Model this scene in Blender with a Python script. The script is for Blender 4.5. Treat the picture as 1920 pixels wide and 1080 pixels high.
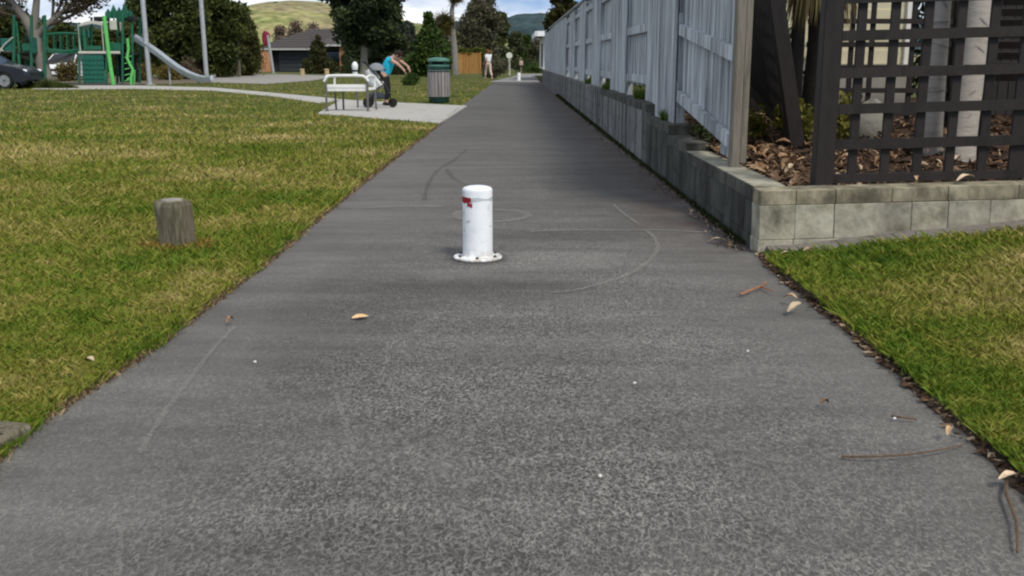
import bpy, bmesh, math, random
import numpy as np
from mathutils import Vector, Matrix, Euler
random.seed(7)
RNG = np.random.default_rng(7)
for o in list(bpy.data.objects):
    bpy.data.objects.remove(o)
S = bpy.context.scene
C = S.collection
R = math.radians
# ---------------------------------------------------------------- camera
F, H0 = 1950.0, 1.10                       # focal length in photo pixels, eye height (m)
PITCH = math.atan(428.0 / F)
CP, SP = math.cos(PITCH), math.sin(PITCH)
cd = bpy.data.cameras.new('camera')
cam = bpy.data.objects.new('camera', cd); C.objects.link(cam)
cam.location = (0, 0, H0)
cam.rotation_euler = (math.pi / 2 - PITCH, 0, 0)
cd.sensor_width = 36.0
cd.lens = 36.0 * F / 1920.0
cd.clip_start = 0.05
cd.clip_end = 9000
S.camera = cam
# ---------------------------------------------------------------- sky and sun
SUN_EL, SUN_AZ = R(50), R(148)             # azimuth from +Y towards +X
w = bpy.data.worlds.new('World'); S.world = w; w.use_nodes = True
wt = w.node_tree; wt.nodes.clear()
def wn(t, **k):
    n = wt.nodes.new(t)
    for a, b in k.items(): setattr(n, a, b)
    return n
wo = wn('ShaderNodeOutputWorld'); bg = wn('ShaderNodeBackground')
sky = wn('ShaderNodeTexSky'); sky.sky_type = 'NISHITA'; sky.sun_disc = False
sky.sun_elevation = SUN_EL; sky.sun_rotation = SUN_AZ
sky.air_density = 1.0; sky.dust_density = 0.4; sky.ozone_density = 2.0
tc = wn('ShaderNodeTexCoord'); sx = wn('ShaderNodeSeparateXYZ')
wt.links.new(tc.outputs['Generated'], sx.inputs[0])
ad = wn('ShaderNodeMath', operation='ADD'); ad.inputs[1].default_value = 0.24
wt.links.new(sx.outputs[2], ad.inputs[0])
mx_ = wn('ShaderNodeMath', operation='MAXIMUM'); mx_.inputs[1].default_value = 0.05
wt.links.new(ad.outputs[0], mx_.inputs[0])
dx = wn('ShaderNodeMath', operation='DIVIDE'); dy = wn('ShaderNodeMath', operation='DIVIDE')
for d, i in ((dx, 0), (dy, 1)):
    wt.links.new(sx.outputs[i], d.inputs[0]); wt.links.new(mx_.outputs[0], d.inputs[1])
cx = wn('ShaderNodeCombineXYZ')
wt.links.new(dx.outputs[0], cx.inputs[0]); wt.links.new(dy.outputs[0], cx.inputs[1])
cx.inputs[2].default_value = 2.6
nz = wn('ShaderNodeTexNoise'); nz.inputs['Scale'].default_value = 0.9
nz.inputs['Detail'].default_value = 9; nz.inputs['Roughness'].default_value = 0.55
wt.links.new(cx.outputs[0], nz.inputs['Vector'])
cr = wn('ShaderNodeValToRGB')
cr.color_ramp.elements[0].position = 0.43; cr.color_ramp.elements[0].color = (0, 0, 0, 1)
cr.color_ramp.elements[1].position = 0.57; cr.color_ramp.elements[1].color = (1, 1, 1, 1)
wt.links.new(nz.outputs['Fac'], cr.inputs[0])
CLOUD = 8.6
nz2 = wn('ShaderNodeTexNoise'); nz2.inputs['Scale'].default_value = 2.2; nz2.inputs['Detail'].default_value = 6
wt.links.new(cx.outputs[0], nz2.inputs['Vector'])
cr2 = wn('ShaderNodeValToRGB')
cr2.color_ramp.elements[0].position = 0.3; cr2.color_ramp.elements[0].color = (CLOUD*.76, CLOUD*.79, CLOUD*.83, 1)
cr2.color_ramp.elements[1].position = 0.62; cr2.color_ramp.elements[1].color = (CLOUD, CLOUD*1.0, CLOUD*1.0, 1)
wt.links.new(nz2.outputs['Fac'], cr2.inputs[0])
mix = wn('ShaderNodeMix', data_type='RGBA')
wt.links.new(cr.outputs[0], mix.inputs[0])
# the pale band the sky model puts on the horizon is lifted: read the sky a little higher up, all the way round
zl = wn('ShaderNodeMath', operation='MULTIPLY_ADD'); zl.inputs[1].default_value = .8; zl.inputs[2].default_value = .22; zl.use_clamp = True
wt.links.new(sx.outputs[2], zl.inputs[0])
cv = wn('ShaderNodeCombineXYZ'); wt.links.new(sx.outputs[0], cv.inputs[0]); wt.links.new(sx.outputs[1], cv.inputs[1]); wt.links.new(zl.outputs[0], cv.inputs[2])
wt.links.new(cv.outputs[0], sky.inputs[0])
tint = wn('ShaderNodeMix', data_type='RGBA', blend_type='MULTIPLY'); tint.inputs[0].default_value = 1; tint.inputs[7].default_value = (.92, 1.0, 1.06, 1)
wt.links.new(sky.outputs[0], tint.inputs[6]); wt.links.new(tint.outputs[2], mix.inputs[6]); wt.links.new(cr2.outputs[0], mix.inputs[7])
wt.links.new(mix.outputs[2], bg.inputs[0]); bg.inputs[1].default_value = 0.10
wt.links.new(bg.outputs[0], wo.inputs[0])
sl = bpy.data.lights.new('sun', 'SUN'); sl.energy = 2.0; sl.angle = R(14); sl.color = (1.0, 0.93, 0.82)
sun = bpy.data.objects.new('sun', sl); C.objects.link(sun)
sd = Vector((math.sin(SUN_AZ)*math.cos(SUN_EL), math.cos(SUN_AZ)*math.cos(SUN_EL), math.sin(SUN_EL)))
sun.rotation_euler = (-sd).to_track_quat('-Z', 'Y').to_euler(); sun.location = (8, -10, 30)
S.view_settings.view_transform = 'Standard'; S.view_settings.look = 'None'
S.view_settings.exposure = 0.46; S.view_settings.gamma = 1.0; S.view_settings.use_curve_mapping = False
S.cycles.filter_width = 2.2
S.cycles.max_bounces = 6; S.cycles.transparent_max_bounces = 12
S.cycles.use_denoising = True

# ---------------------------------------------------------------- helpers
def ray(px, py):
    u = (px - 960) / F; v = (540 - py) / F
    return Vector((u, CP + v*SP, -SP + v*CP))
def P(px, py, Y):                           # the point of the photo's pixel at distance Y
    d = ray(px, py); return Vector((0, 0, H0)) + d*(Y/d.y)
def G(px, py, z=0.0):                       # the same on level ground
    d = ray(px, py); t = (z - H0)/d.z
    return Vector((d.x*t, d.y*t, z))
def X(px, Y): return (px-960)/F*Y/1.02

def nodes(m):
    m.use_nodes = True; nt = m.node_tree
    b = nt.nodes['Principled BSDF']
    def N(t, **k):
        n = nt.nodes.new(t)
        for a, c in k.items(): setattr(n, a, c)
        return n
    return nt, b, N, nt.links.new
def ramp(n, stops):
    e = n.color_ramp.elements
    while len(e) < len(stops): e.new(0.5)
    for el, (p, c) in zip(e, stops):
        el.position = p; el.color = (*c, 1) if len(c) == 3 else c
MATS = {}
def mat(name, cols, scale=8, rough=.8, bump=.25, stretch=(1, 1, 1), detail=6, metal=0, rand=0.0, lo=.3, hi=.7, spec=.3, fine=0.0, dist=0.0):
    """noise-mottled surface; rand varies it from object to object"""
    if name in MATS: return MATS[name]
    m = bpy.data.materials.new(name); nt, b, N, L = nodes(m)
    t = N('ShaderNodeTexCoord'); mp = N('ShaderNodeMapping'); mp.inputs['Scale'].default_value = stretch
    oi = N('ShaderNodeObjectInfo'); ml = N('ShaderNodeMath', operation='MULTIPLY'); ml.inputs[1].default_value = 37.0
    L(oi.outputs['Random'], ml.inputs[0])
    av = N('ShaderNodeVectorMath', operation='ADD'); L(t.outputs['Object'], av.inputs[0]); L(ml.outputs[0], av.inputs[1])
    L(av.outputs[0], mp.inputs[0])
    n = N('ShaderNodeTexNoise'); n.inputs['Scale'].default_value = scale; n.inputs['Detail'].default_value = detail
    n.inputs['Roughness'].default_value = .62; n.inputs['Distortion'].default_value = dist
    L(mp.outputs[0], n.inputs['Vector'])
    r = N('ShaderNodeValToRGB')
    k = len(cols); ramp(r, [(lo + (hi-lo)*i/max(1, k-1), c) for i, c in enumerate(cols)])
    L(n.outputs['Fac'], r.inputs[0]); col = r.outputs[0]
    if rand:
        mr = N('ShaderNodeMapRange'); mr.inputs[3].default_value = 1-rand; mr.inputs[4].default_value = 1+rand
        L(oi.outputs['Random'], mr.inputs[0])
        mm = N('ShaderNodeMix', data_type='RGBA', blend_type='MULTIPLY'); mm.inputs[0].default_value = 1
        L(col, mm.inputs[6]); L(mr.outputs[0], mm.inputs[7]); col = mm.outputs[2]
    L(col, b.inputs['Base Color'])
    b.inputs['Roughness'].default_value = rough; b.inputs['Metallic'].default_value = metal
    b.inputs['Specular IOR Level'].default_value = spec
    if bump:
        n2 = N('ShaderNodeTexNoise'); n2.inputs['Scale'].default_value = scale*4; n2.inputs['Detail'].default_value = 5
        L(mp.outputs[0], n2.inputs['Vector'])
        bp = N('ShaderNodeBump'); bp.inputs['Strength'].default_value = bump; bp.inputs['Distance'].default_value = .01
        L(n2.outputs['Fac'], bp.inputs['Height']); L(bp.outputs[0], b.inputs['Normal'])
    MATS[name] = m
    return m
def leafmat(name, cols, trans=.25, rough=.6):
    """colour per leaf from the mesh attribute 'tint'"""
    if name in MATS: return MATS[name]
    m = bpy.data.materials.new(name); nt, b, N, L = nodes(m)
    a = N('ShaderNodeAttribute'); a.attribute_name = 'tint'
    r = N('ShaderNodeValToRGB'); k = len(cols); ramp(r, [(i/(k-1), c) for i, c in enumerate(cols)])
    L(a.outputs['Fac'], r.inputs[0]); L(r.outputs[0], b.inputs['Base Color'])
    b.inputs['Roughness'].default_value = rough; b.inputs['Specular IOR Level'].default_value = .15
    tr = N('ShaderNodeBsdfTranslucent'); L(r.outputs[0], tr.inputs[0])
    ms = N('ShaderNodeMixShader'); ms.inputs[0].default_value = trans
    out = [n for n in nt.nodes if n.type == 'OUTPUT_MATERIAL'][0]
    L(b.outputs[0], ms.inputs[1]); L(tr.outputs[0], ms.inputs[2]); L(ms.outputs[0], out.inputs[0])
    MATS[name] = m
    return m

class MB:
    """collects shapes, becomes one mesh object"""
    def __init__(s): s.v = []; s.f = []
    def add(s, vs, fs):
        n = len(s.v); s.v += [tuple(v) for v in vs]; s.f += [tuple(i+n for i in f) for f in fs]; return s
    def box(s, c, d, rot=None, bev=0.0):
        x, y, z = (k/2 for k in d); M = (rot.to_matrix() if isinstance(rot, Euler) else rot) if rot is not None else None
        b = min(bev, x*.9, y*.9, z*.9)
        if b <= 0:
            vs = [Vector((i, j, k)) for i in (-x, x) for j in (-y, y) for k in (-z, z)]
            fs = [(0, 1, 3, 2), (4, 6, 7, 5), (0, 4, 5, 1), (2, 3, 7, 6), (0, 2, 6, 4), (1, 5, 7, 3)]
        else:
            vs = []; idx = {}
            for i in (-1, 1):
                for j in (-1, 1):
                    for k in (-1, 1):
                        for a in range(3):
                            p = [i*(x-b), j*(y-b), k*(z-b)]; p[a] = (i*x, j*y, k*z)[a]
                            idx[i, j, k, a] = len(vs); vs.append(Vector(p))
            fs = []
            for a in range(3):
                o1, o2 = [q for q in range(3) if q != a]
                for sg in (-1, 1):
                    ring = []
                    for u, v_ in ((-1, -1), (1, -1), (1, 1), (-1, 1)):
                        t = [0, 0, 0]; t[a] = sg; t[o1] = u; t[o2] = v_; ring.append(idx[t[0], t[1], t[2], a])
                    fs.append(tuple(ring) if (sg > 0) == (a != 1) else tuple(ring[::-1]))
                for u in (-1, 1):
                    for v_ in (-1, 1):
                        e = []
                        for sg in (-1, 1):
                            t = [0, 0, 0]; t[a] = sg; t[o1] = u; t[o2] = v_
                            e.append((idx[t[0], t[1], t[2], o1], idx[t[0], t[1], t[2], o2]))
                        fs.append((e[0][0], e[0][1], e[1][1], e[1][0]))
            for i in (-1, 1):
                for j in (-1, 1):
                    for k in (-1, 1): fs.append(tuple(idx[i, j, k, a] for a in range(3)))
        if M is not None: vs = [M @ v for v in vs]
        c = Vector(c)
        return s.add([v+c for v in vs], fs)
    def bar(s, a, b, w_, t_, up=(0, 0, 1)):
        a, b = Vector(a), Vector(b); d = b-a; y = d.normalized(); u = Vector(up)
        x = y.cross(u)
        if x.length < 1e-4: x = y.cross(Vector((1, 0, 0)))
        x.normalize(); z = x.cross(y)
        M = Matrix((x, y, z)).transposed()
        return s.box((a+b)/2, (w_, d.length, t_), M)
    def tube(s, pts, rad, n=8, cap=True):
        pts = [Vector(p) for p in pts]
        rad = [rad]*len(pts) if not hasattr(rad, '__len__') else rad
        vs, fs = [], []; prev = None
        for i, p in enumerate(pts):
            t = (pts[min(i+1, len(pts)-1)] - pts[max(i-1, 0)]).normalized()
            a = prev if prev is not None else (Vector((0, 0, 1)) if abs(t.z) < .9 else Vector((1, 0, 0)))
            x = (a - t*a.dot(t)).normalized(); y = t.cross(x); prev = x
            for k in range(n):
                an = 2*math.pi*k/n; vs.append(p + (x*math.cos(an)+y*math.sin(an))*rad[i])
        for i in range(len(pts)-1):
            for k in range(n):
                fs.append((i*n+k, i*n+(k+1) % n, (i+1)*n+(k+1) % n, (i+1)*n+k))
        if cap: fs.append(tuple(range(n))[::-1]); fs.append(tuple((len(pts)-1)*n+k for k in range(n)))
        return s.add(vs, fs)
    def lathe(s, prof, n=24, c=(0, 0, 0), axis='z'):
        vs, fs = [], []; c = Vector(c)
        for r, z in prof:
            for k in range(n):
                a = 2*math.pi*k/n
                p = (r*math.cos(a), r*math.sin(a), z)
                if axis == 'y': p = (p[0], p[2], p[1])
                if axis == 'x': p = (p[2], p[0], p[1])
                vs.append(c+Vector(p))
        for i in range(len(prof)-1):
            for k in range(n): fs.append((i*n+k, i*n+(k+1) % n, (i+1)*n+(k+1) % n, (i+1)*n+k))
        fs.append(tuple(range(n))[::-1]); fs.append(tuple((len(prof)-1)*n+k for k in range(n)))
        return s.add(vs, fs)
    def ell(s, c, r, n=12, m=8, M=None):
        vs, fs = [], []; c = Vector(c)
        for i in range(m+1):
            t = math.pi*i/m
            for k in range(n):
                a = 2*math.pi*k/n
                p = Vector((r[0]*math.sin(t)*math.cos(a), r[1]*math.sin(t)*math.sin(a), r[2]*math.cos(t)))
                vs.append(c + (M @ p if M is not None else p))
        for i in range(m):
            for k in range(n): fs.append((i*n+k, (i+1)*n+k, (i+1)*n+(k+1) % n, i*n+(k+1) % n))
        return s.add(vs, fs)
    def prism(s, poly, y0, y1):             # polygon in x,z extruded along y
        n = len(poly)
        vs = [(x, y0, z) for x, z in poly]+[(x, y1, z) for x, z in poly]
        fs = [tuple(range(n)), tuple(range(2*n-1, n-1, -1))]+[(i, i+n, (i+1) % n+n, (i+1) % n) for i in range(n)]
        return s.add(vs, fs)
    def poly(s, pts):
        return s.add(pts, [tuple(range(len(pts)))])
    def mesh(s, name, m, smooth=False):
        me = bpy.data.meshes.new(name); me.from_pydata(s.v, [], s.f); me.update()
        b = bmesh.new(); b.from_mesh(me); bmesh.ops.recalc_face_normals(b, faces=b.faces); b.to_mesh(me); b.free()
        if m: me.materials.append(m)
        if smooth:
            me.polygons.foreach_set('use_smooth', [True]*len(me.polygons))
            try: me.set_sharp_from_angle(angle=R(40))
            except Exception: pass
        return me
def obj(name, me, parent=None, loc=None, rot=None, label=None, world=False):
    o = bpy.data.objects.new(name, me); C.objects.link(o)
    if loc is not None: o.location = loc
    if rot is not None: o.rotation_euler = rot
    if parent is not None:
        o.parent = parent
        if world: o.matrix_parent_inverse = Matrix.Translation(-parent.location)
    if label: o['label'] = label
    return o
def part(name, mb, m, parent, smooth=False, label=None, world=False, loc=None, rot=None):
    return obj(name, mb.mesh(name, m, smooth), parent, loc, rot, label, world)
def tag(o, label, cat, group=None):
    o['label'] = label; o['category'] = cat
    if group: o['group'] = group
    return o
def thing(name, label, cat, loc=(0, 0, 0), rotz=0, group=None):
    o = bpy.data.objects.new(name, None); C.objects.link(o); o.empty_display_size = .2
    o.location = loc; o.rotation_euler = (0, 0, rotz)
    return tag(o, label, cat, group)
def struct(name, mb, m, smooth=False, parent=None):
    o = part(name, mb, m, parent, smooth)
    o['kind'] = 'structure'
    return o
def copy_tree(o, parent=None):
    c = o.copy(); C.objects.link(c)
    if parent is not None: c.parent = parent
    for ch in o.children: copy_tree(ch, c)
    return c
def npmesh(name, V, faces_n, m, tint=None):
    """V: (n*k,3) points, every k consecutive points are one face"""
    k = faces_n; nf = len(V)//k
    me = bpy.data.meshes.new(name)
    me.vertices.add(len(V)); me.vertices.foreach_set('co', np.ascontiguousarray(V, dtype=np.float32).ravel())
    me.loops.add(nf*k); me.loops.foreach_set('vertex_index', np.arange(nf*k, dtype=np.int32))
    me.polygons.add(nf); me.polygons.foreach_set('loop_start', np.arange(0, nf*k, k, dtype=np.int32))
    try: me.polygons.foreach_set('loop_total', np.full(nf, k, dtype=np.int32))
    except Exception: pass
    if tint is not None:
        a = me.attributes.new('tint', 'FLOAT', 'FACE'); a.data.foreach_set('value', np.clip(tint, 0, 1).astype(np.float32))
    me.update(calc_edges=True)
    if m: me.materials.append(m)
    return me
def leaf_cloud(name, cen, rad, n, size, m, parent=None, aspect=.45, loc=None, flat=0.0, shell=.4, spread=.22):
    cen = np.asarray(cen, float); rad = np.asarray(rad, float)
    if rad.ndim == 1: rad = np.repeat(rad[:, None], 3, 1)
    wgt = rad.prod(1)**(2/3); idx = RNG.choice(len(cen), n, p=wgt/wgt.sum())
    d = RNG.normal(size=(n, 3)); d /= np.linalg.norm(d, axis=1, keepdims=True)
    r = RNG.random(n)**shell*(1+RNG.normal(size=n)*.08)
    p = cen[idx] + d*r[:, None]*rad[idx]
    a = RNG.normal(size=(n, 3)); a[:, 2] *= 1-flat; a /= np.linalg.norm(a, axis=1, keepdims=True)
    b = np.cross(a, RNG.normal(size=(n, 3))); b /= np.linalg.norm(b, axis=1, keepdims=True)
    s = size*(.6+.8*RNG.random(n))[:, None]
    V = np.stack([p-a*s, p+b*s*aspect-a*s*.1, p+a*s, p-b*s*aspect-a*s*.1], 1).reshape(-1, 3)
    ct = RNG.normal(size=len(cen))*.12
    tint = .5+ct[idx]+RNG.normal(size=n)*spread
    return obj(name, npmesh(name, V, 4, m, tint), parent, loc)
def skin(pts, edges, rad, name, m, sub=2, root=0):
    me = bpy.data.meshes.new(name); me.from_pydata([tuple(p) for p in pts], edges, []); me.update()
    o = bpy.data.objects.new(name, me); C.objects.link(o)
    sk = o.modifiers.new('s', 'SKIN'); sk.use_smooth_shade = True
    if not me.skin_vertices: me.skin_vertices.new(name='') if hasattr(me.skin_vertices, 'new') else None
    ly = me.skin_vertices[0].data
    for i, r in enumerate(rad):
        ly[i].radius = (r, r); ly[i].use_root = (i == root)
    sb = o.modifiers.new('u', 'SUBSURF'); sb.levels = sub; sb.render_levels = sub
    dg = bpy.context.evaluated_depsgraph_get(); dg.update()
    out = bpy.data.meshes.new_from_object(o.evaluated_get(dg))
    bpy.data.objects.remove(o)
    out.name = name; out.materials.clear(); out.materials.append(m)
    out.polygons.foreach_set('use_smooth', [True]*len(out.polygons))
    return out
def smoothnoise(x, s=1.0, seed=0.0):
    return (math.sin(x*1.7*s+seed)+.6*math.sin(x*3.9*s+seed*2.3)+.4*math.sin(x*8.3*s+seed*1.1))/2
# ================================================================ ground
def ground_mat(name, cols, sc=1.0, green=True):
    m = bpy.data.materials.new(name); nt, b, N, L = nodes(m)
    g = N('ShaderNodeNewGeometry')
    n1 = N('ShaderNodeTexNoise'); n1.inputs['Scale'].default_value = .55*sc; n1.inputs['Detail'].default_value = 7; n1.inputs['Roughness'].default_value = .68
    mp = N('ShaderNodeMapping'); mp.inputs['Scale'].default_value = (.8, 1.0, 1); L(g.outputs['Position'], mp.inputs[0]); L(mp.outputs[0], n1.inputs['Vector'])
    r = N('ShaderNodeValToRGB'); k = len(cols); ramp(r, [(.33+.34*i/(k-1), c) for i, c in enumerate(cols)])
    L(n1.outputs['Fac'], r.inputs[0])
    n2 = N('ShaderNodeTexNoise'); n2.inputs['Scale'].default_value = 22 if sc > .5 else 4*sc; n2.inputs['Detail'].default_value = 4 if sc > .5 else 9; L(g.outputs['Position'], n2.inputs['Vector'])
    mr = N('ShaderNodeMapRange'); mr.inputs[1].default_value = .3; mr.inputs[2].default_value = .7; mr.inputs[3].default_value = .55; mr.inputs[4].default_value = 1.45
    L(n2.outputs['Fac'], mr.inputs[0])
    mm = N('ShaderNodeMix', data_type='RGBA', blend_type='MULTIPLY'); mm.inputs[0].default_value = 1
    L(r.outputs[0], mm.inputs[6]); L(mr.outputs[0], mm.inputs[7]); L(mm.outputs[2], b.inputs['Base Color'])
    b.inputs['Roughness'].default_value = .95; b.inputs['Specular IOR Level'].default_value = .1
    bp = N('ShaderNodeBump'); bp.inputs['Strength'].default_value = .6; bp.inputs['Distance'].default_value = .03
    L(n2.outputs['Fac'], bp.inputs['Height']); L(bp.outputs[0], b.inputs['Normal'])
    return m
GREEN, MID, STRAW = (.035, .060, .012), (.075, .085, .022), (.16, .125, .058)
lawn_m = ground_mat('lawn_soil', [GREEN, MID, MID, STRAW])
# one sheet to the horizon
mb = MB(); mb.poly([(-4500, -60, -.03), (4500, -60, -.03), (4500, 5200, -.03), (-4500, 5200, -.03)])
struct('ground', mb, ground_mat('far_grass', [(.05, .075, .02), (.085, .10, .03), (.13, .12, .05)], .08))

EDGE = [G(-260, 1110), G(45, 812), G(290, 652), G(450, 531), G(505, 490), G(600, 408), G(700, 328), G(800, 252), G(862, 203), G(905, 171), G(930, 153)]
EDGE = [Vector((-1.60, -3, 0))] + EDGE + [Vector((-1.15, 60, 0))]
def left_x(y):
    for a, b in zip(EDGE, EDGE[1:]):
        if a.y <= y <= b.y:
            return a.x + (b.x-a.x)*(y-a.y)/(b.y-a.y)
    return EDGE[-1].x
WX = 1.415                                   # path-side face of the block wall
RED = [Vector((1.20, -3, 0)), G(2080, 1080), G(1905, 903), G(1790, 795), G(1700, 718), G(1600, 632), G(1520, 566), G(1447, 507), Vector((1.43, 5.88, 0))]
def right_x(y):
    if y >= 5.88: return WX+.02
    for a, b in zip(RED, RED[1:]):
        if a.y <= y <= b.y:
            return a.x + (b.x-a.x)*(y-a.y)/(b.y-a.y)
    return 1.4
ys = [-3+.06*i for i in range(int(21/.06))] + [18+.5*i for i in range(1, 81)]
# left lawn: a sheet of its own, its edge ragged along the path
mb = MB(); vs = []; fs = []
for i, y in enumerate(ys + [70]):
    e = left_x(min(y, 59)) - .005 + .018*smoothnoise(y, 3.1) + .010*smoothnoise(y, 11, 2)
    vs += [(e, y, -.01), (e-.06, y, .012), (e-.5, y, .014), (-60, y, .014)]
for i in range(len(ys)):
    for k in range(3): fs.append((i*4+k, i*4+k+1, i*4+5+k, i*4+4+k))
mb.add(vs, fs); struct('lawn', mb, lawn_m)

# ---------------------------------------------------------------- asphalt path
def asphalt():
    m = bpy.data.materials.new('asphalt'); nt, b, N, L = nodes(m)
    g = N('ShaderNodeNewGeometry'); pos = g.outputs['Position']
    def M(op, a, c=None, d=None):
        n = N('ShaderNodeMath', operation=op)
        for i, q in enumerate((a, c, d)):
            if q is None: continue
            if isinstance(q, (int, float)): n.inputs[i].default_value = q
            else: L(q, n.inputs[i])
        return n.outputs[0]
    def noise_(sc, det=4, rough=.55, dist=0.0, vec=None):
        n = N('ShaderNodeTexNoise'); n.inputs['Scale'].default_value = sc; n.inputs['Detail'].default_value = det
        n.inputs['Roughness'].default_value = rough; n.inputs['Distortion'].default_value = dist; L(vec or pos, n.inputs['Vector'])
        return n.outputs['Fac']
    def rng(x, a, c, lo=0.0, hi=1.0):
        n = N('ShaderNodeMapRange'); n.interpolation_type = 'SMOOTHSTEP'; L(x, n.inputs[0])
        for i, q in enumerate((a, c, lo, hi)): n.inputs[i+1].default_value = q
        return n.outputs[0]
    sp = N('ShaderNodeSeparateXYZ'); L(pos, sp.inputs[0]); px_, py_ = sp.outputs[0], sp.outputs[1]
    def blob(cx_, cy_, rx, ry, soft=.9):
        a = M('DIVIDE', M('SUBTRACT', px_, cx_), rx); c = M('DIVIDE', M('SUBTRACT', py_, cy_), ry)
        d = M('SQRT', M('ADD', M('MULTIPLY', a, a), M('MULTIPLY', c, c)))
        d = M('ADD', d, M('MULTIPLY', M('SUBTRACT', noise_(3.5, 5), .5), .9))
        return rng(d, 1.0-soft*.5, 1.0+soft*.5, 1, 0)
    # worm-like chip pattern of the worn surface, weaker in smooth patches
    mpw = N('ShaderNodeMapping'); mpw.inputs['Scale'].default_value = (1, .55, 1); L(pos, mpw.inputs[0])
    worm = rng(M('ABSOLUTE', M('SUBTRACT', noise_(64, 1.0, .4, .5, mpw.outputs[0]), .5)), .015, .075, 1, 0)
    worm2 = rng(noise_(105, 2, .6, .5, mpw.outputs[0]), .40, .62)
    chips = N('ShaderNodeTexVoronoi'); chips.inputs['Scale'].default_value = 95; L(pos, chips.inputs['Vector'])
    chip = rng(chips.outputs['Distance'], .12, .42, 1, 0)
    big = noise_(1.1, 5, .6); strength = rng(big, .34, .62, .5, 1.0)
    strength = M('MULTIPLY', strength, rng(M('ABSOLUTE', M('SUBTRACT', px_, .08)), .45, 1.25, 1.0, .35))
    tex = M('ADD', M('ADD', M('MULTIPLY', worm, .50), M('MULTIPLY', worm2, .36)), M('MULTIPLY', chip, .22))
    base = M('ADD', .127, M('MULTIPLY', M('SUBTRACT', big, .5), .05))
    base = M('ADD', base, M('MULTIPLY', M('SUBTRACT', noise_(.35, 3), .5), .05))
    base = M('ADD', base, M('MULTIPLY', M('SUBTRACT', noise_(7, 5, .65), .5), .05))
    strength = M('MULTIPLY', strength, rng(py_, 3.2, 7.5, 1.35, .75))
    val = M('ADD', base, M('MULTIPLY', M('MULTIPLY', M('SUBTRACT', tex, .42), strength), .16))
    speck = rng(noise_(140, 1, .4), .70, .76); val = M('ADD', val, M('MULTIPLY', speck, .10))
    c0 = G(905, 545); c1 = G(1000, 487); c2 = G(700, 470); c3 = G(880, 430)
    val = M('MULTIPLY', val, M('SUBTRACT', 1.0, M('MULTIPLY', blob(c0.x, c0.y, .50, .26), .26)))
    val = M('MULTIPLY', val, M('ADD', 1.0, M('MULTIPLY', blob(c1.x+.12, c1.y, .42, .26), .28)))
    val = M('MULTIPLY', val, M('SUBTRACT', 1.0, M('MULTIPLY', blob(-.75, 4.6, .30, 1.3), .16)))
    val = M('MULTIPLY', val, M('SUBTRACT', 1.0, M('MULTIPLY', blob(.30, 6.55, .7, .28), .20)))
    val = M('MULTIPLY', val, M('SUBTRACT', 1.0, M('MULTIPLY', blob(.9, 9.5, .55, 2.2), .22)))
    bq = G(896, 487)                            # contact shadow round the bollard's foot, painted dark into the asphalt
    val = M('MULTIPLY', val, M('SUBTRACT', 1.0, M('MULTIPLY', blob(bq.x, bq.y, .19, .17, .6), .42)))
    mpb = N('ShaderNodeMapping'); mpb.inputs['Scale'].default_value = (.5, 3.0, 1); L(pos, mpb.inputs[0])
    val = M('MULTIPLY', val, rng(noise_(1.3, 6, .65, 0, mpb.outputs[0]), .3, .7, .82, 1.14))
    # darker with distance up the path
    val = M('MULTIPLY', val, rng(py_, 8, 22, 1.0, .80))
    cc = N('ShaderNodeCombineColor'); L(M('MULTIPLY', val, 1.045), cc.inputs[0]); L(M('MULTIPLY', val, 1.0), cc.inputs[1]); L(M('MULTIPLY', val, .925), cc.inputs[2])
    mixc = N('ShaderNodeMix', data_type='RGBA')
    # earthy dirt washed out along the wall and a little along the grass
    edge = M('MULTIPLY', rng(px_, .60, 1.30), rng(noise_(1.6, 5, .7), .34, .60)); edge = M('MULTIPLY', edge, rng(py_, 5.2, 7.2))
    L(M('MULTIPLY', edge, .75), mixc.inputs[0]); L(cc.outputs[0], mixc.inputs[6]); mixc.inputs[7].default_value = (.078, .054, .044, 1)
    L(mixc.outputs[2], b.inputs['Base Color'])
    b.inputs['Roughness'].default_value = .88; b.inputs['Specular IOR Level'].default_value = .28
    bp = N('ShaderNodeBump'); bp.inputs['Strength'].default_value = .55; bp.inputs['Distance'].default_value = .004
    L(M('ADD', tex, M('MULTIPLY', noise_(9, 3), 1.5)), bp.inputs['Height']); L(bp.outputs[0], b.inputs['Normal'])
    return m
mb = MB(); vs = []; fs = []
for y in ys:
    l = left_x(y)-.04; r_ = right_x(y)+.05
    vs += [(l + (r_-l)*k/6, y, .003 + .004*math.sin(k/6*math.pi) + .002*smoothnoise(y+k*3, .7)) for k in range(7)]
for i in range(len(ys)-1):
    for k in range(6): fs.append((i*7+k, i*7+k+1, i*7+8+k, i*7+7+k))
mb.add(vs, fs); path = struct('path', mb, asphalt(), True)

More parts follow.
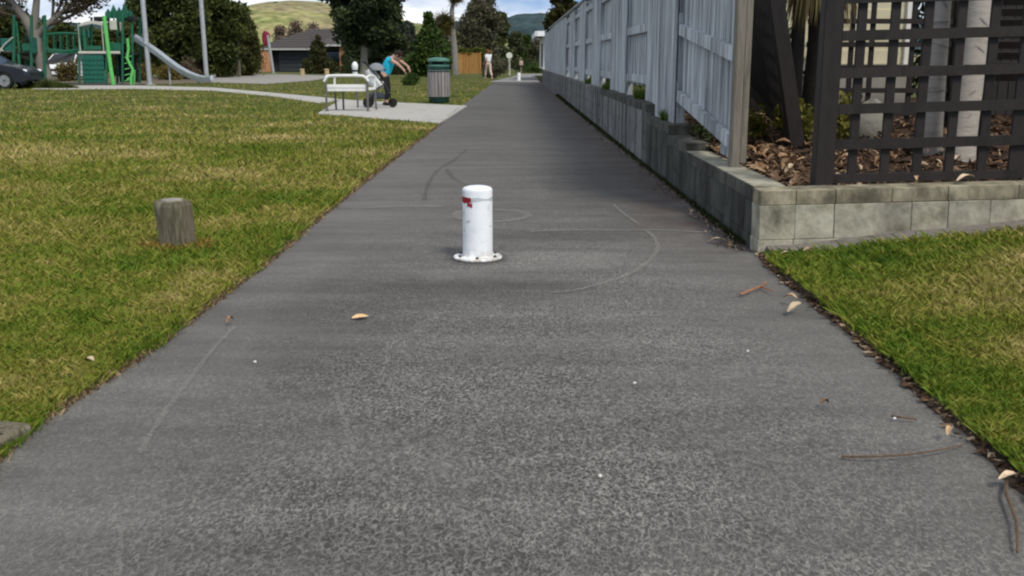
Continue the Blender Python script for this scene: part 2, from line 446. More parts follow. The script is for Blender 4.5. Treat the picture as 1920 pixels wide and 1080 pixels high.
# wear marks lying on the path, parts of it
def mark_mat(name, col, a):
    m = bpy.data.materials.new(name); nt, b, N, L = nodes(m)
    b.inputs['Base Color'].default_value = (*col, 1); b.inputs['Roughness'].default_value = .9
    g = N('ShaderNodeNewGeometry'); n = N('ShaderNodeTexNoise'); n.inputs['Scale'].default_value = 70; n.inputs['Detail'].default_value = 6; n.inputs['Roughness'].default_value = .7
    L(g.outputs['Position'], n.inputs['Vector'])
    r = N('ShaderNodeMapRange'); r.inputs[1].default_value = .34; r.inputs[2].default_value = .62; r.inputs[4].default_value = a; L(n.outputs['Fac'], r.inputs[0])
    L(r.outputs[0], b.inputs['Alpha'])
    return m
pale_mark, dark_mark = mark_mat('pale_scratch', (.30, .29, .26), .5), mark_mat('dark_scuff', (.06, .058, .054), .36)
faint_mark = mark_mat('faint_scratch', (.28, .27, .245), .42)
def strip(name, pix, wd, m, z=.0125, world=None):
    pts = world or [G(*p, z) for p in pix]
    fine = []
    for i in range(len(pts)-1):
        p0, p1, p2, p3 = pts[max(i-1, 0)], pts[i], pts[i+1], pts[min(i+2, len(pts)-1)]
        for k in range(6):
            t = k/6; fine.append(.5*((2*p1)+(p2-p0)*t+(2*p0-5*p1+4*p2-p3)*t*t+(3*p1-p0-3*p2+p3)*t**3))
    fine.append(pts[-1]); vs, fs = [], []
    for i, p in enumerate(fine):
        d = (fine[min(i+1, len(fine)-1)]-fine[max(i-1, 0)]); d.z = 0; d.normalize(); nrm = Vector((-d.y, d.x, 0))
        q = wd*(.6+.5*random.random())/2
        vs += [p+nrm*q, p-nrm*q]
    fs = [(2*i, 2*i+1, 2*i+3, 2*i+2) for i in range(len(fine)-1)]
    return part(name, MB().add([Vector((v.x, v.y, z)) for v in vs], fs), m, path)
strip('scratch', [(1030, 548), (1080, 543), (1130, 530), (1180, 513), (1215, 490), (1233, 465), (1225, 443), (1212, 433)], .032, pale_mark)
strip('scratch', [(1150, 383), (1172, 402), (1198, 420)], .028, pale_mark)
strip('scratch', [(985, 434), (1060, 431), (1150, 431), (1250, 431), (1338, 436)], .035, pale_mark, .0135)
strip('scratch', [(680, 390), (760, 386), (830, 387)], .05, pale_mark)
strip('scratch', [(860, 396), (856, 405), (875, 412), (920, 415), (965, 412), (990, 404), (975, 396), (930, 393), (890, 392)], .075, pale_mark, .0135)
strip('scuff', [(795, 376), (803, 345), (822, 318), (852, 300), (875, 280)], .05, dark_mark)
strip('scuff', [(838, 316), (846, 330), (868, 344), (892, 350)], .05, dark_mark, .0135)
strip('scratch', [(440, 612), (395, 660), (345, 725), (290, 800), (262, 850)], .02, faint_mark)
strip('scratch', [(228, 985), (224, 1030), (220, 1085)], .016, faint_mark)
strip('scratch', [(630, 735), (645, 790), (665, 850)], .022, faint_mark)

# raised right-hand lawn with a cut soil edge
def rl(x, y):                                # height of that lawn
    t = max(0, (x-1.45)); s = max(0, min(1, (y-2.0)/3.5))
    return .035 + .10*t*s*min(1, t+.35) + .008*smoothnoise(x*3+y, 1.3)
def front_y(x): return 5.88
soil_m = mat('edge_soil', [(.012, .008, .005), (.05, .033, .022), (.028, .02, .012)], 14, .95, .8)
mb = MB(); vs = []; fs = []; NX = 26
ys2 = [-2+.08*i for i in range(int(7.88/.08))] + [5.88]
for y in ys2:
    e = right_x(y) + .024 + .018*smoothnoise(y, 4.2, 1)
    for k in range(NX):
        x = e + (7.5-e)*(k/(NX-1))**1.7
        z = rl(x, y) if k else rl(x, y)-.01
        vs.append((x, y, z))
for i in range(len(ys2)-1):
    for k in range(NX-1): fs.append((i*NX+k, i*NX+k+1, (i+1)*NX+k+1, (i+1)*NX+k))
mb.add(vs, fs); struct('lawn', mb, lawn_m)
mb = MB(); vs = []; fs = []
for y in ys2:
    e = right_x(y) + .024 + .018*smoothnoise(y, 4.2, 1); q = right_x(y) + .02*smoothnoise(y, 6, 3)
    vs += [(q-.018, y, .004), (q-.006, y, .013), (e-.012, y, .012), (e+.012, y, rl(e, y)-.004)]
for i in range(len(ys2)-1):
    for k in range(3): fs.append((i*4+k, i*4+k+1, i*4+5+k, i*4+4+k))
mb.add(vs, fs); struct('soil_edge', mb, soil_m)
# soil strip at the foot of the front wall
mb = MB(); vs = []; fs = []
for i in range(40):
    x = WX + .05 + i*.15
    k_ = min(1, i/5)
    vs += [(x, 5.905, rl(x, 5.88)+.022), (x, 5.86-.15*k_-.02*random.random(), rl(x, 5.72)+.010), (x, 5.84-.17*k_-.03*random.random(), rl(x, 5.66)-.006)]
for i in range(39):
    for k in range(2): fs.append((i*3+k, i*3+k+1, i*3+4+k, i*3+3+k))
mb.add(vs, fs); struct('soil_strip', mb, mat('mowing_strip', [(.07, .06, .05), (.17, .155, .14), (.12, .108, .095)], 9, .95, .6))

# footpath, pad, gravel
conc_m = mat('concrete_slab', [(.30, .29, .27), (.40, .39, .36), (.36, .35, .32)], 2.2, .9, .2)
mb = MB(); up = [(60, 159), (118, 160), (250, 160), (400, 164), (520, 174.5), (650, 186.5)]; dn = [(60, 167), (118, 168), (250, 166.5), (400, 170), (520, 181.5), (600, 194)]
vs = [G(*p, .022) for p in up]+[G(*p, .022) for p in dn]; n = len(up)
mb.add(vs, [(i, i+1, n+i+1, n+i) for i in range(n-1)]); struct('footpath', mb, conc_m)
mb = MB(); pad = [G(*p, .03) for p in [(594, 213), (640, 186.2), (735, 191.5), (876, 198), (824, 231), (760, 225.5), (690, 220.5), (640, 216)]]
mb.add(pad + [Vector((p.x, p.y, -.02)) for p in pad], [tuple(range(8))]+[(i, (i+1) % 8, (i+1) % 8+8, i+8) for i in range(8)]); struct('concrete_pad', mb, conc_m)
grav_m = mat('gravel', [(.16, .155, .145), (.30, .285, .26), (.22, .21, .19)], 3, .95, .5)
mb = MB(); mb.poly([G(*p, .03) for p in [(395, 154.5), (500, 157.5), (585, 151), (645, 141.5), (520, 139.5), (395, 141)]]); struct('gravel_strip', mb, grav_m)
bark_m = mat('play_bark', [(.07, .055, .04), (.13, .105, .07), (.16, .14, .09)], 2.5, .95, .5)
mb = MB(); mb.poly([G(*p, .025) for p in [(118, 159.6), (250, 159.8), (395, 155), (395, 143), (60, 143), (0, 152)]]); struct('play_surface', mb, bark_m)
# road that crosses beyond the end of the path
road_m = mat('old_asphalt', [(.17, .17, .165), (.24, .235, .225), (.20, .2, .19)], .8, .9, .2)
mb = MB(); mb.poly([Vector(p) for p in [(-1.15, 52, .028), (1.38, 52, .028), (1.6, 74, .028), (.75, 80, .028)]]); struct('road', mb, road_m)
mb = MB(); mb.poly([Vector(p) for p in [(.85, 74, .032), (60, 74, .032), (60, 82, .032), (.6, 82, .032)]]); struct('road', mb, road_m)

# ---------------------------------------------------------------- grass blades
def grass(name, X_, Y_, Z_, m, hs=1.0):
    n = len(X_)
    sc = (np.clip(Y_, 3, 62)/3.0)**.66
    wd = .0034*sc*(.5+1.0*RNG.random(n)); ht = .020*hs*np.minimum(sc, 1.9)*(.35+RNG.random(n)**1.5*1.3)
    an = RNG.random(n)*2*np.pi; ln = 1.5*RNG.random(n)+.3; la = RNG.random(n)*2*np.pi
    base = np.stack([X_, Y_, Z_], 1); side = np.stack([np.cos(an), np.sin(an), 0*an], 1)*wd[:, None]
    lean = np.stack([np.cos(la)*ht*ln, np.sin(la)*ht*ln, ht], 1)
    V = np.stack([base-side-[0, 0, .004], base+side-[0, 0, .004], base+lean*.62+side*.7+np.array([0, 0, .12])*ht[:, None], base+lean], 1)
    tri = np.concatenate([V[:, [0, 1, 2]], V[:, [0, 2, 3]]], 1).reshape(-1, 3)
    t = RNG.random(n)
    o = obj(name, npmesh(name, tri, 3, m, np.repeat(t, 2))); o['kind'] = 'stuff'
    return o
def grass_mat():
    m = bpy.data.materials.new('grass_blades'); nt, b, N, L = nodes(m)
    g = N('ShaderNodeNewGeometry')
    mp = N('ShaderNodeMapping'); mp.inputs['Scale'].default_value = (.8, 1.0, 0); L(g.outputs['Position'], mp.inputs[0])
    n1 = N('ShaderNodeTexNoise'); n1.inputs['Scale'].default_value = .55; n1.inputs['Detail'].default_value = 7; n1.inputs['Roughness'].default_value = .68; L(mp.outputs[0], n1.inputs['Vector'])
    n2 = N('ShaderNodeTexNoise'); n2.inputs['Scale'].default_value = 7; n2.inputs['Detail'].default_value = 4; L(g.outputs['Position'], n2.inputs['Vector'])
    a = N('ShaderNodeAttribute'); a.attribute_name = 'tint'
    def M(op, x, y=None):
        q = N('ShaderNodeMath', operation=op)
        for i, v in enumerate((x, y)):
            if v is None: continue
            if isinstance(v, (int, float)): q.inputs[i].default_value = v
            else: L(v, q.inputs[i])
        return q.outputs[0]
    mrn = N('ShaderNodeMapRange'); mrn.inputs[1].default_value = .36; mrn.inputs[2].default_value = .64; L(n1.outputs['Fac'], mrn.inputs[0])
    mrm = N('ShaderNodeMapRange'); mrm.inputs[1].default_value = .33; mrm.inputs[2].default_value = .67; L(n2.outputs['Fac'], mrm.inputs[0])
    f = M('ADD', M('ADD', M('MULTIPLY', mrn.outputs[0], .50), M('MULTIPLY', mrm.outputs[0], .27)), M('MULTIPLY', a.outputs['Fac'], .37))
    spx = N('ShaderNodeSeparateXYZ'); L(g.outputs['Position'], spx.inputs[0])
    wy = N('ShaderNodeMapRange'); wy.interpolation_type = 'SMOOTHSTEP'; wy.inputs[1].default_value = 4.5; wy.inputs[2].default_value = 10; wy.inputs[3].default_value = -.05; wy.inputs[4].default_value = .09; L(spx.outputs[1], wy.inputs[0])
    f = M('ADD', f, wy.outputs[0])
    def dry(cx_, cy_, rx, ry, amt, f):         # dry straw patches of the lawns
        u = M('DIVIDE', M('SUBTRACT', spx.outputs[0], cx_), rx); v_ = M('DIVIDE', M('SUBTRACT', spx.outputs[1], cy_), ry)
        d = M('ADD', M('SQRT', M('ADD', M('MULTIPLY', u, u), M('MULTIPLY', v_, v_))), M('MULTIPLY', M('SUBTRACT', n2.outputs['Fac'], .5), 1.6))
        q = N('ShaderNodeMapRange'); q.interpolation_type = 'SMOOTHSTEP'; q.inputs[1].default_value = .35; q.inputs[2].default_value = 1.25; q.inputs[3].default_value = amt; q.inputs[4].default_value = 0; L(d, q.inputs[0])
        return M('ADD', f, q.outputs[0])
    for p in ((2.0, 4.5, .60, .40, .34), (2.1, 3.6, .5, .33, .30), (2.6, 5.0, .5, .3, .22), (-3.9, 8.6, 1.3, .55, .18), (-2.9, 9.6, 1.0, .4, .13), (-6.0, 12.5, 2.2, 1.3, .13), (-3.4, 15, 2.0, 1.0, .10), (-2.3, 6.6, .7, .5, .12), (-1.55, 5.0, .2, 1.6, .16), (-1.62, 3.4, .25, .5, .2)):
        f = dry(*p, f)
    # straw shows more away from the path, as on the worn middle of the lawn
    r = N('ShaderNodeValToRGB'); ramp(r, [(.56, (.026, .072, .007)), (.76, (.06, .112, .013)), (.92, (.115, .14, .024)), (1.06-.06, (.16, .15, .045)), (1.0, (.29, .235, .11))])
    mr = N('ShaderNodeMapRange'); mr.inputs[1].default_value = .0; mr.inputs[2].default_value = 1.26; L(f, mr.inputs[0])
    ramp(r, [(.08, (.045, .105, .008)), (.34, (.115, .178, .014)), (.50, (.205, .218, .030)), (.66, (.32, .275, .078)), (.90, (.55, .44, .20))])
    L(mr.outputs[0], r.inputs[0]); L(r.outputs[0], b.inputs['Base Color'])
    b.inputs['Roughness'].default_value = .7; b.inputs['Specular IOR Level'].default_value = .2
    tr = N('ShaderNodeBsdfTranslucent'); L(r.outputs[0], tr.inputs[0]); ms = N('ShaderNodeMixShader'); ms.inputs[0].default_value = .2
    out = [q for q in nt.nodes if q.type == 'OUTPUT_MATERIAL'][0]
    L(b.outputs[0], ms.inputs[1]); L(tr.outputs[0], ms.inputs[2]); L(ms.outputs[0], out.inputs[0])
    return m
GM = grass_mat()
def scatter_lawn(n):
    u = RNG.random(n); a = -1.15; y0, y1 = 2.3, 62.0          # density falls with distance
    Y_ = (y0**a + u*(y1**a-y0**a))**(1/a)
    lx = np.array([left_x(min(y, 59)) for y in np.linspace(2, 62, 300)]); L_ = np.interp(Y_, np.linspace(2, 62, 300), lx)
    X_ = L_ + .012*RNG.normal(size=n) + .012*np.sin(Y_*5.1) + .010*np.sin(Y_*13+1) - (RNG.random(n)**1.0)*(Y_*.44+.9)
    return X_, Y_
def inside(x, y, poly):
    r_ = np.zeros(len(x), bool); n_ = len(poly)
    for i in range(n_):
        a, c = poly[i], poly[(i+1) % n_]
        if a.y == c.y: continue
        hit = ((a.y > y) != (c.y > y)) & (x < (c.x-a.x)*(y-a.y)/(c.y-a.y)+a.x); r_ ^= hit
    return r_
X_, Y_ = scatter_lawn(470000)
fpath = [G(*p) for p in up]+[G(*p) for p in dn[::-1]]
pk = ~inside(X_, Y_, pad) & ~inside(X_, Y_, fpath)
for pl_ in ([(395, 154.5), (500, 157.5), (585, 151), (645, 141.5), (520, 139.5), (395, 141)], [(118, 159.6), (250, 159.8), (395, 155), (395, 143), (60, 143), (0, 152)]):
    pk &= ~inside(X_, Y_, [G(*p) for p in pl_])
X_, Y_ = X_[pk], Y_[pk]
grass('grass', X_, Y_, np.full(len(X_), .012), GM)
n = 185000
u = RNG.random(n); Y_ = (2.1**-.8 + u*(5.7**-.8-2.1**-.8))**(1/-.8)
ex = np.interp(Y_, np.linspace(2, 6, 60), [right_x(y) for y in np.linspace(2, 6, 60)])+.022+.012*RNG.normal(size=n)
X_ = ex + RNG.random(n)**1.15*(Y_*.25+.9)
Z_ = np.array([rl(a, b) for a, b in zip(X_, Y_)])
grass('grass', X_, Y_, Z_-.002, GM, 1.15)
# ragged dead thatch along the path's left edge
n = 9000
Y_ = 2.5*(24/2.5)**RNG.random(n); X_ = np.interp(Y_, np.linspace(2, 28, 200), [left_x(y) for y in np.linspace(2, 28, 200)]) + .015*RNG.normal(size=n)
sm = leafmat('dead_thatch', [(.09, .055, .03), (.2, .14, .075), (.30, .23, .13)], .1)
g_ = grass('dead_grass', X_, Y_, np.full(n, .008), sm, .5)
# clover and flat weeds in the turf, uneven and low
def clover(name, X_, Y_, Z_, r):
    k = len(X_); an = RNG.random(k)*6.28; V = []
    for j in range(3):
        a = an+j*2.09; rr = r*(.6+.8*RNG.random(k))*np.maximum(1, Y_/5); c = np.stack([X_+np.cos(a)*rr*.9, Y_+np.sin(a)*rr*.9, Z_+.010+.012*RNG.random(k)], 1)
        e = np.stack([np.cos(a)*rr, np.sin(a)*rr, .3*rr*RNG.normal(size=k)], 1); f_ = np.stack([-np.sin(a)*rr*.85, np.cos(a)*rr*.85, .3*rr*RNG.normal(size=k)], 1)
        V.append(np.stack([c-e, c+f_, c+e, c-f_], 1))
    V = np.concatenate(V, 0).reshape(-1, 3)
    o = obj(name, npmesh(name, V, 4, leafmat('clover_leaf', [(.018, .055, .008), (.04, .10, .014), (.09, .15, .03)], .15), RNG.random(3*k))); o['kind'] = 'stuff'
cxs, cys = [], []
for k in range(70):
    y = 2.8*(16/2.8)**random.random(); x = left_x(y)-.06-random.random()**1.2*(y*.42); m_ = random.randint(8, 46)
    cxs.append(x+RNG.normal(size=m_)*.10*(.5+random.random())); cys.append(y+RNG.normal(size=m_)*.09)
for k in range(26):
    y = 2.6+3*random.random(); x = right_x(y)+.10+random.random()*1.4; m_ = random.randint(8, 36)
    cxs.append(x+RNG.normal(size=m_)*.07); cys.append(np.minimum(y+RNG.normal(size=m_)*.07, 5.6))
cxs, cys = np.concatenate(cxs), np.concatenate(cys)
ok_ = ((cxs < np.interp(cys, np.linspace(1, 28, 200), [left_x(q) for q in np.linspace(1, 28, 200)])-.02) | (cxs > np.interp(cys, np.linspace(1, 6, 60), [right_x(q) for q in np.linspace(1, 6, 60)])+.05))
cxs, cys = cxs[ok_], cys[ok_]
clover('clover', cxs, cys, np.array([rl(a, b) if a > 0 else .014 for a, b in zip(cxs, cys)]), .0065)
# ================================================================ bollards
white_m = mat('worn_white_paint', [(.62, .655, .685), (.76, .79, .815), (.80, .82, .835)], 9, .5, .2, lo=.25, hi=.55)
def grime(m):                                  # scuffs round the post, rust and dirt creeping up from the foot
    nt = m.node_tree; L = nt.links.new; b = nt.nodes['Principled BSDF']; src = b.inputs['Base Color'].links[0].from_socket
    t = nt.nodes.new('ShaderNodeTexCoord'); sp = nt.nodes.new('ShaderNodeSeparateXYZ'); L(t.outputs['Object'], sp.inputs[0])
    def N(sc, st, lo, hi, a, c):
        mp = nt.nodes.new('ShaderNodeMapping'); mp.inputs['Scale'].default_value = st; L(t.outputs['Object'], mp.inputs[0])
        n = nt.nodes.new('ShaderNodeTexNoise'); n.inputs['Scale'].default_value = sc; n.inputs['Detail'].default_value = 6; L(mp.outputs[0], n.inputs['Vector'])
        r = nt.nodes.new('ShaderNodeMapRange'); r.inputs[1].default_value = lo; r.inputs[2].default_value = hi; r.inputs[3].default_value = a; r.inputs[4].default_value = c; L(n.outputs['Fac'], r.inputs[0]); return r.outputs[0]
    def mixc(f, c0, c):
        mm = nt.nodes.new('ShaderNodeMix'); mm.data_type = 'RGBA'; L(f, mm.inputs[0]); L(c0, mm.inputs[6]); mm.inputs[7].default_value = (*c, 1); return mm.outputs[2]
    col = mixc(N(14, (1, 1, 2.2), .64, .70, 0, .55), src, (.36, .38, .40))
    h = nt.nodes.new('ShaderNodeMapRange'); h.inputs[1].default_value = .0; h.inputs[2].default_value = .07; h.inputs[3].default_value = .85; h.inputs[4].default_value = 0; L(sp.outputs[2], h.inputs[0])
    k = nt.nodes.new('ShaderNodeMath'); k.operation = 'MULTIPLY'; L(h.outputs[0], k.inputs[0]); L(N(26, (1, 1, .6), .42, .62, 0, 1), k.inputs[1])
    col = mixc(k.outputs[0], col, (.33, .27, .19)); L(col, b.inputs['Base Color'])
grime(white_m)
red_m = mat('red_tape', [(.22, .012, .02), (.35, .02, .03)], 30, .35, .1)
grey_m = mat('grey_scuff', [(.42, .47, .50), (.55, .60, .62)], 40, .6, .2)
bolt_m = mat('dull_bolt', [(.05, .045, .04), (.12, .11, .1)], 60, .5, .2, metal=.6)
def bollard(loc, label, full=True):
    t = thing('bollard', label, 'bollard', loc, 0, 'white steel bollards down the path')
    r = .0835
    part('post', MB().lathe([(r, .014), (r, .384), (r*.985, .393), (r*.90, .401), (r*.62, .408), (r*.25, .412), (.002, .413)], 40), white_m, t, True)
    part('flange', MB().lathe([(.136, .004), (.137, .012), (.132, .017), (r+.004, .018), (r+.001, .024)], 40), white_m, t, True)
    if full:
        for k in range(6):
            a = R(-90+60*k)
            part('bolt', MB().lathe([(.009, .017), (.009, .026), (.006, .028)], 6, (.112*math.cos(a), .112*math.sin(a), 0)), bolt_m, t)
        def patch(name, a0, a1, prof, m):     # ragged piece of tape wrapped round the post
            vs, fs = [], []; n = 8
            for i in range(n+1):
                a = R(a0+(a1-a0)*i/n); lo, hi = prof(i/n)
                for z in (lo, hi): vs.append(((r+.0016)*math.cos(a), (r+.0016)*math.sin(a), z))
            fs = [(2*i, 2*i+2, 2*i+3, 2*i+1) for i in range(n)]
            part(name, MB().add(vs, fs), m, t)
        patch('red_tape', 176, 247, lambda u: (.322+.004*math.sin(u*9), .357-.006*u), red_m)
        patch('red_tape', 230, 252, lambda u: (.300+.003*math.sin(u*5), .322+.004*math.sin(u*7)), red_m)
        patch('tape_residue', 248, 352, lambda u: (.325+.012*math.sin(u*3.1), .349+.004*math.sin(u*8)), grey_m)
        for a0, a1, z, dz in ((196, 214, .262, .006), (226, 243, .215, .010), (208, 216, .165, .008), (316, 326, .285, .03), (200, 212, .372, .004)):
            patch('scuff', a0, a1, lambda u, z=z, dz=dz: (z+dz*u-.003, z+dz*u+.006*math.sin(.3+2.6*u)), grey_m)
    return t
b0 = G(896, 487); bollard((b0.x, b0.y, .008), 'white bollard with torn red tape bolted to the middle of the path')
b1 = G(973, 152.5); bollard((b1.x, b1.y, .03), 'small distant white bollard where the path meets the road', False)
# ---------------------------------------------------------------- timber stump
wood_m = mat('weathered_timber', [(.030, .024, .016), (.16, .14, .098), (.085, .08, .046), (.24, .215, .16)], 16, .95, 1.0, (1, 1, .16), 9, lo=.33, hi=.67)
s0 = G(336, 468)
t = thing('post_stump', 'short weathered square timber post leaning in the left lawn', 'post', (s0.x, s0.y, 0), R(-16))
mb = MB(); ring = []
prof = [(.088, -.02), (.093, .03), (.094, .16), (.098, .262), (.092, .288), (.02, .295)]
vs, fs = [], []; n = 16
for r, z in prof:
    for k in range(n):
        a = 2*math.pi*k/n; q = 1/max(abs(math.cos(a)), abs(math.sin(a)))
        rr = r*.85*min(q, 1.34)*(1+.03*smoothnoise(k*2.1+z*3, 1))
        vs.append((rr*math.cos(a)-.026*z/.29, rr*math.sin(a), z + (.010*smoothnoise(k*1.3, 1) if z > .25 else 0)))
for i in range(len(prof)-1):
    for k in range(n): fs.append((i*n+k, i*n+(k+1) % n, (i+1)*n+(k+1) % n, (i+1)*n+k))
fs.append(tuple((len(prof)-1)*n+k for k in range(n)))
part('post', mb.add(vs, fs), wood_m, t)
part('cut_top', MB().lathe([(.066, .285), (.062, .300), (.03, .303), (.002, .302)], 12, (-.027, 0, 0)), mat('grey_cut_top', [(.20, .19, .155), (.33, .31, .26)], 22, .95, .5), t, True)
n = 1800
a = RNG.random(n)*2*np.pi; rr = .1+.06*np.abs(RNG.normal(size=n))
dm = leafmat('rusty_dead_grass', [(.13, .05, .012), (.26, .13, .03), (.36, .25, .10)], .1)
o = grass('dead_grass', s0.x+rr*np.cos(a), s0.y+rr*np.sin(a)*.9, np.full(n, .012), dm, .9)
# timber end at the left edge of the frame
k0 = G(-4, 834)
t = thing('timber_block', 'flat weathered timber block lying by the path at the grass corner', 'timber', (k0.x-.06, k0.y, 0), R(-12))
part('block', MB().box((0, 0, .020), (.26, .17, .06), None, .012), wood_m, t, True)
for i in range(3): part('split', MB().box((-.05+.05*i, -.02*i, .0507), (.12, .006, .003), Euler((0, 0, R(8*i)))), soil_m, t)

# ================================================================ block wall
blk_m = mat('grey_block', [(.040, .040, .038), (.105, .105, .10), (.165, .163, .155), (.075, .076, .07)], 9, .95, .7, (1, 1, .28), 9, rand=.10, lo=.28, hi=.72)
cap_m = mat('pale_block', [(.13, .125, .085), (.27, .255, .19), (.35, .335, .265), (.21, .20, .14)], 7, .95, .8, (1, 1, .8), 9, rand=.12, lo=.28, hi=.72)
moss_m = mat('mossy_block', [(.016, .019, .011), (.046, .047, .037), (.085, .085, .074), (.03, .034, .02)], 8, .95, .8, (1, 1, .3), 9, rand=.15, lo=.3, hi=.7)
def stained(name, cols, sc, streak, lo=.30, hi=.70, bump=.7, depth=.75, rough=.95):
    m = mat(name, cols, sc, rough, bump, (1, 1, .6), 9, rand=.07, lo=lo, hi=hi); nt = m.node_tree; L = nt.links.new
    b = nt.nodes['Principled BSDF']; src = b.inputs['Base Color'].links[0].from_socket
    g = nt.nodes.new('ShaderNodeNewGeometry'); mp = nt.nodes.new('ShaderNodeMapping'); mp.inputs['Scale'].default_value = streak; L(g.outputs['Position'], mp.inputs[0])
    n = nt.nodes.new('ShaderNodeTexNoise'); n.inputs['Scale'].default_value = 1; n.inputs['Detail'].default_value = 7; n.inputs['Roughness'].default_value = .65; L(mp.outputs[0], n.inputs['Vector'])
    r = nt.nodes.new('ShaderNodeMapRange'); r.inputs[1].default_value = .38; r.inputs[2].default_value = .62; r.inputs[3].default_value = 1-depth; r.inputs[4].default_value = 1.25; L(n.outputs['Fac'], r.inputs[0])
    mm = nt.nodes.new('ShaderNodeMix'); mm.data_type = 'RGBA'; mm.blend_type = 'MULTIPLY'; mm.inputs[0].default_value = 1
    L(src, mm.inputs[6]); L(r.outputs[0], mm.inputs[7]); L(mm.outputs[2], b.inputs['Base Color'])
    return m
blk_m = stained('streaked_block', [(.11, .108, .10), (.20, .196, .185), (.26, .253, .24)], 8, (4, 4.5, .5), depth=.78)
moss_m = stained('dark_mossy_block', [(.026, .029, .022), (.068, .070, .060), (.10, .10, .086)], 8, (4, 3.5, .7), depth=.6)
darkcap_m = stained('dark_cap_block', [(.035, .036, .028), (.085, .084, .07), (.12, .118, .10)], 7, (3, 3, 3), depth=.55)
cap_m = stained('pale_block', [(.33, .29, .175), (.48, .43, .285), (.57, .515, .365)], 6, (5, 5, 4), depth=.30)
front_cap_m = stained('dirty_cap_block', [(.12, .108, .07), (.25, .225, .155), (.35, .32, .23)], 9, (7, 7, 5), depth=.5)
mortar_m = mat('wall_core', [(.05, .048, .042), (.085, .08, .07)], 12, .95, .4)
wall = thing('block_wall', 'stepped grey concrete block retaining wall along the right of the path', 'wall', (WX+.1, 20, 0))
core = MB()
SECT = [(5.90, 8.52, .37), (8.52, 9.5, .435), (9.5, 11.1, .525), (11.1, 49.5, .645)]
for y0, y1, zt in SECT:
    core.box((WX+.10, (y0+y1)/2, zt/2-.06), (.176, y1-y0-.02, zt+.10))
core.box((4.2, 6.0, .12), (5.5, .176, .40))
part('wall_core', core, mortar_m, wall, world=True)
def brick(x0, x1, y0, y1, z0, z1, m, tiltz=0.0):
    j = .0013
    c = Vector(((x0+x1)/2+random.uniform(-.0015, .0015), (y0+y1)/2, (z0+z1)/2))
    part('block', MB().box(c, (abs(x1-x0)-2*j, abs(y1-y0)-2*j, z1-z0-j*1.4), Euler((random.uniform(-.004, .004), tiltz, random.uniform(-.006, .006))), random.uniform(.002, .004)), m, wall, world=True)
def course(y0, y1, z0, z1, L_, off, lim, m):
    y = y0 - off
    while y < min(y1, lim):
        a, b_ = max(y, y0), min(y+L_, y1)
        if b_-a > .04: brick(WX, WX+.2, a, b_, z0, z1, random.choice(m))
        if z1 == .37 and b_-a > .04: part('cap_top', MB().box((WX+.1, (a+b_)/2, z1+.003), (.190, b_-a-.012, .005)), cap_m, wall, world=True)
        y += L_
LIM = 17.0
for si, (y0, y1, zt) in enumerate(SECT):
    z = zt; h = .085; k = 0
    y0 = y0 + (.2 if si == 0 else 0)          # the corner blocks belong to the front face
    while z > -.05:
        course(y0, y1, max(z-h, -.12), z, .4, [0, .2, .1, .3][(k+si) % 4], LIM, [darkcap_m] if k == 0 else ([moss_m] if si < 3 else [blk_m]))
        z -= h; h = .2; k += 1
far = MB()
for (z0, z1) in ((.56, .645), (.36, .56), (.16, .36), (-.04, .16)):
    y = LIM+.2 if z0 in (.36, -.04) else LIM+.0
    while y < 49.4:
        far.box((WX+.1, y+.2, (z0+z1)/2), (.2+random.uniform(-.003, .003), .392, z1-z0-.006)); y += .4
o = part('block_courses', far, blk_m, wall, world=True); o['kind'] = 'stuff'
# front face: paler blocks, courses rising a little to the right
SL = .026
def fz(x): return SL*(x-WX)
rows = [(.285, .37, [0, .205, .43, .75, 1.07, 1.47, 1.87, 2.27, 2.67, 3.07, 3.47, 3.87, 4.27, 4.67, 5.07, 5.4]),
        (.085, .285, [0, .205, .43, .87, 1.08, 1.32, 1.55, 1.95, 2.35, 2.75, 3.15, 3.55, 3.95, 4.35, 4.75, 5.15, 5.4]),
        (-.115, .085, [0, .205, .60, 1.0, 1.4, 1.8, 2.2, 2.6, 3.0])]
for z0, z1, js in rows:
    for a, b_ in zip(js, js[1:]):
        xm = WX+(a+b_)/2; dz = fz(xm)
        brick(WX+a, WX+b_, 5.9, 6.1, z0+dz, z1+dz, front_cap_m if z0 > .2 else cap_m, -math.atan(SL))
# ================================================================ mulch bed behind the wall
def bedz(x, y): return .30 + fz(x) + .035*(y-6.1) + .02*smoothnoise(x*2.3+y*1.7, 1.1) + .012*smoothnoise(x*5-y*3, 1.5)
mul_m = mat('mulch_soil', [(.018, .011, .007), (.06, .035, .02), (.035, .022, .014)], 16, .95, .9)
mb = MB(); vs, fs = [], []; nx, ny = 40, 50
for j in range(ny):
    for i in range(nx):
        x = 1.60 + 7*(i/(nx-1))**1.3; y = 6.08 + 7*j/(ny-1); vs.append((x, y, bedz(x, y)))
for j in range(ny-1):
    for i in range(nx-1): fs.append((j*nx+i, j*nx+i+1, (j+1)*nx+i+1, (j+1)*nx+i))
bed = struct('mulch_bed', mb.add(vs, fs), mul_m)
def leaf_mesh(name, L_, W_, curl, m, seed):
    rnd = random.Random(seed); n = 6; vs, fs = [], []
    for i in range(n+1):
        u = i/n; wd = W_*math.sin(math.pi*min(.97, u*.93+.05))**.8
        z = curl*L_*(math.sin(u*2.7+rnd.random()*.3)*.45); x = (u-.5)*L_
        for s in (-1, 0, 1):
            vs.append((x, s*wd*.5+.1*W_*math.sin(u*4+seed), z + abs(s)*curl*wd*.55*(1+.4*rnd.random())))
    for i in range(n):
        for k in range(2): fs.append((i*3+k, i*3+k+1, i*3+4+k, i*3+3+k))
    return MB().add(vs, fs).mesh(name, m, True)
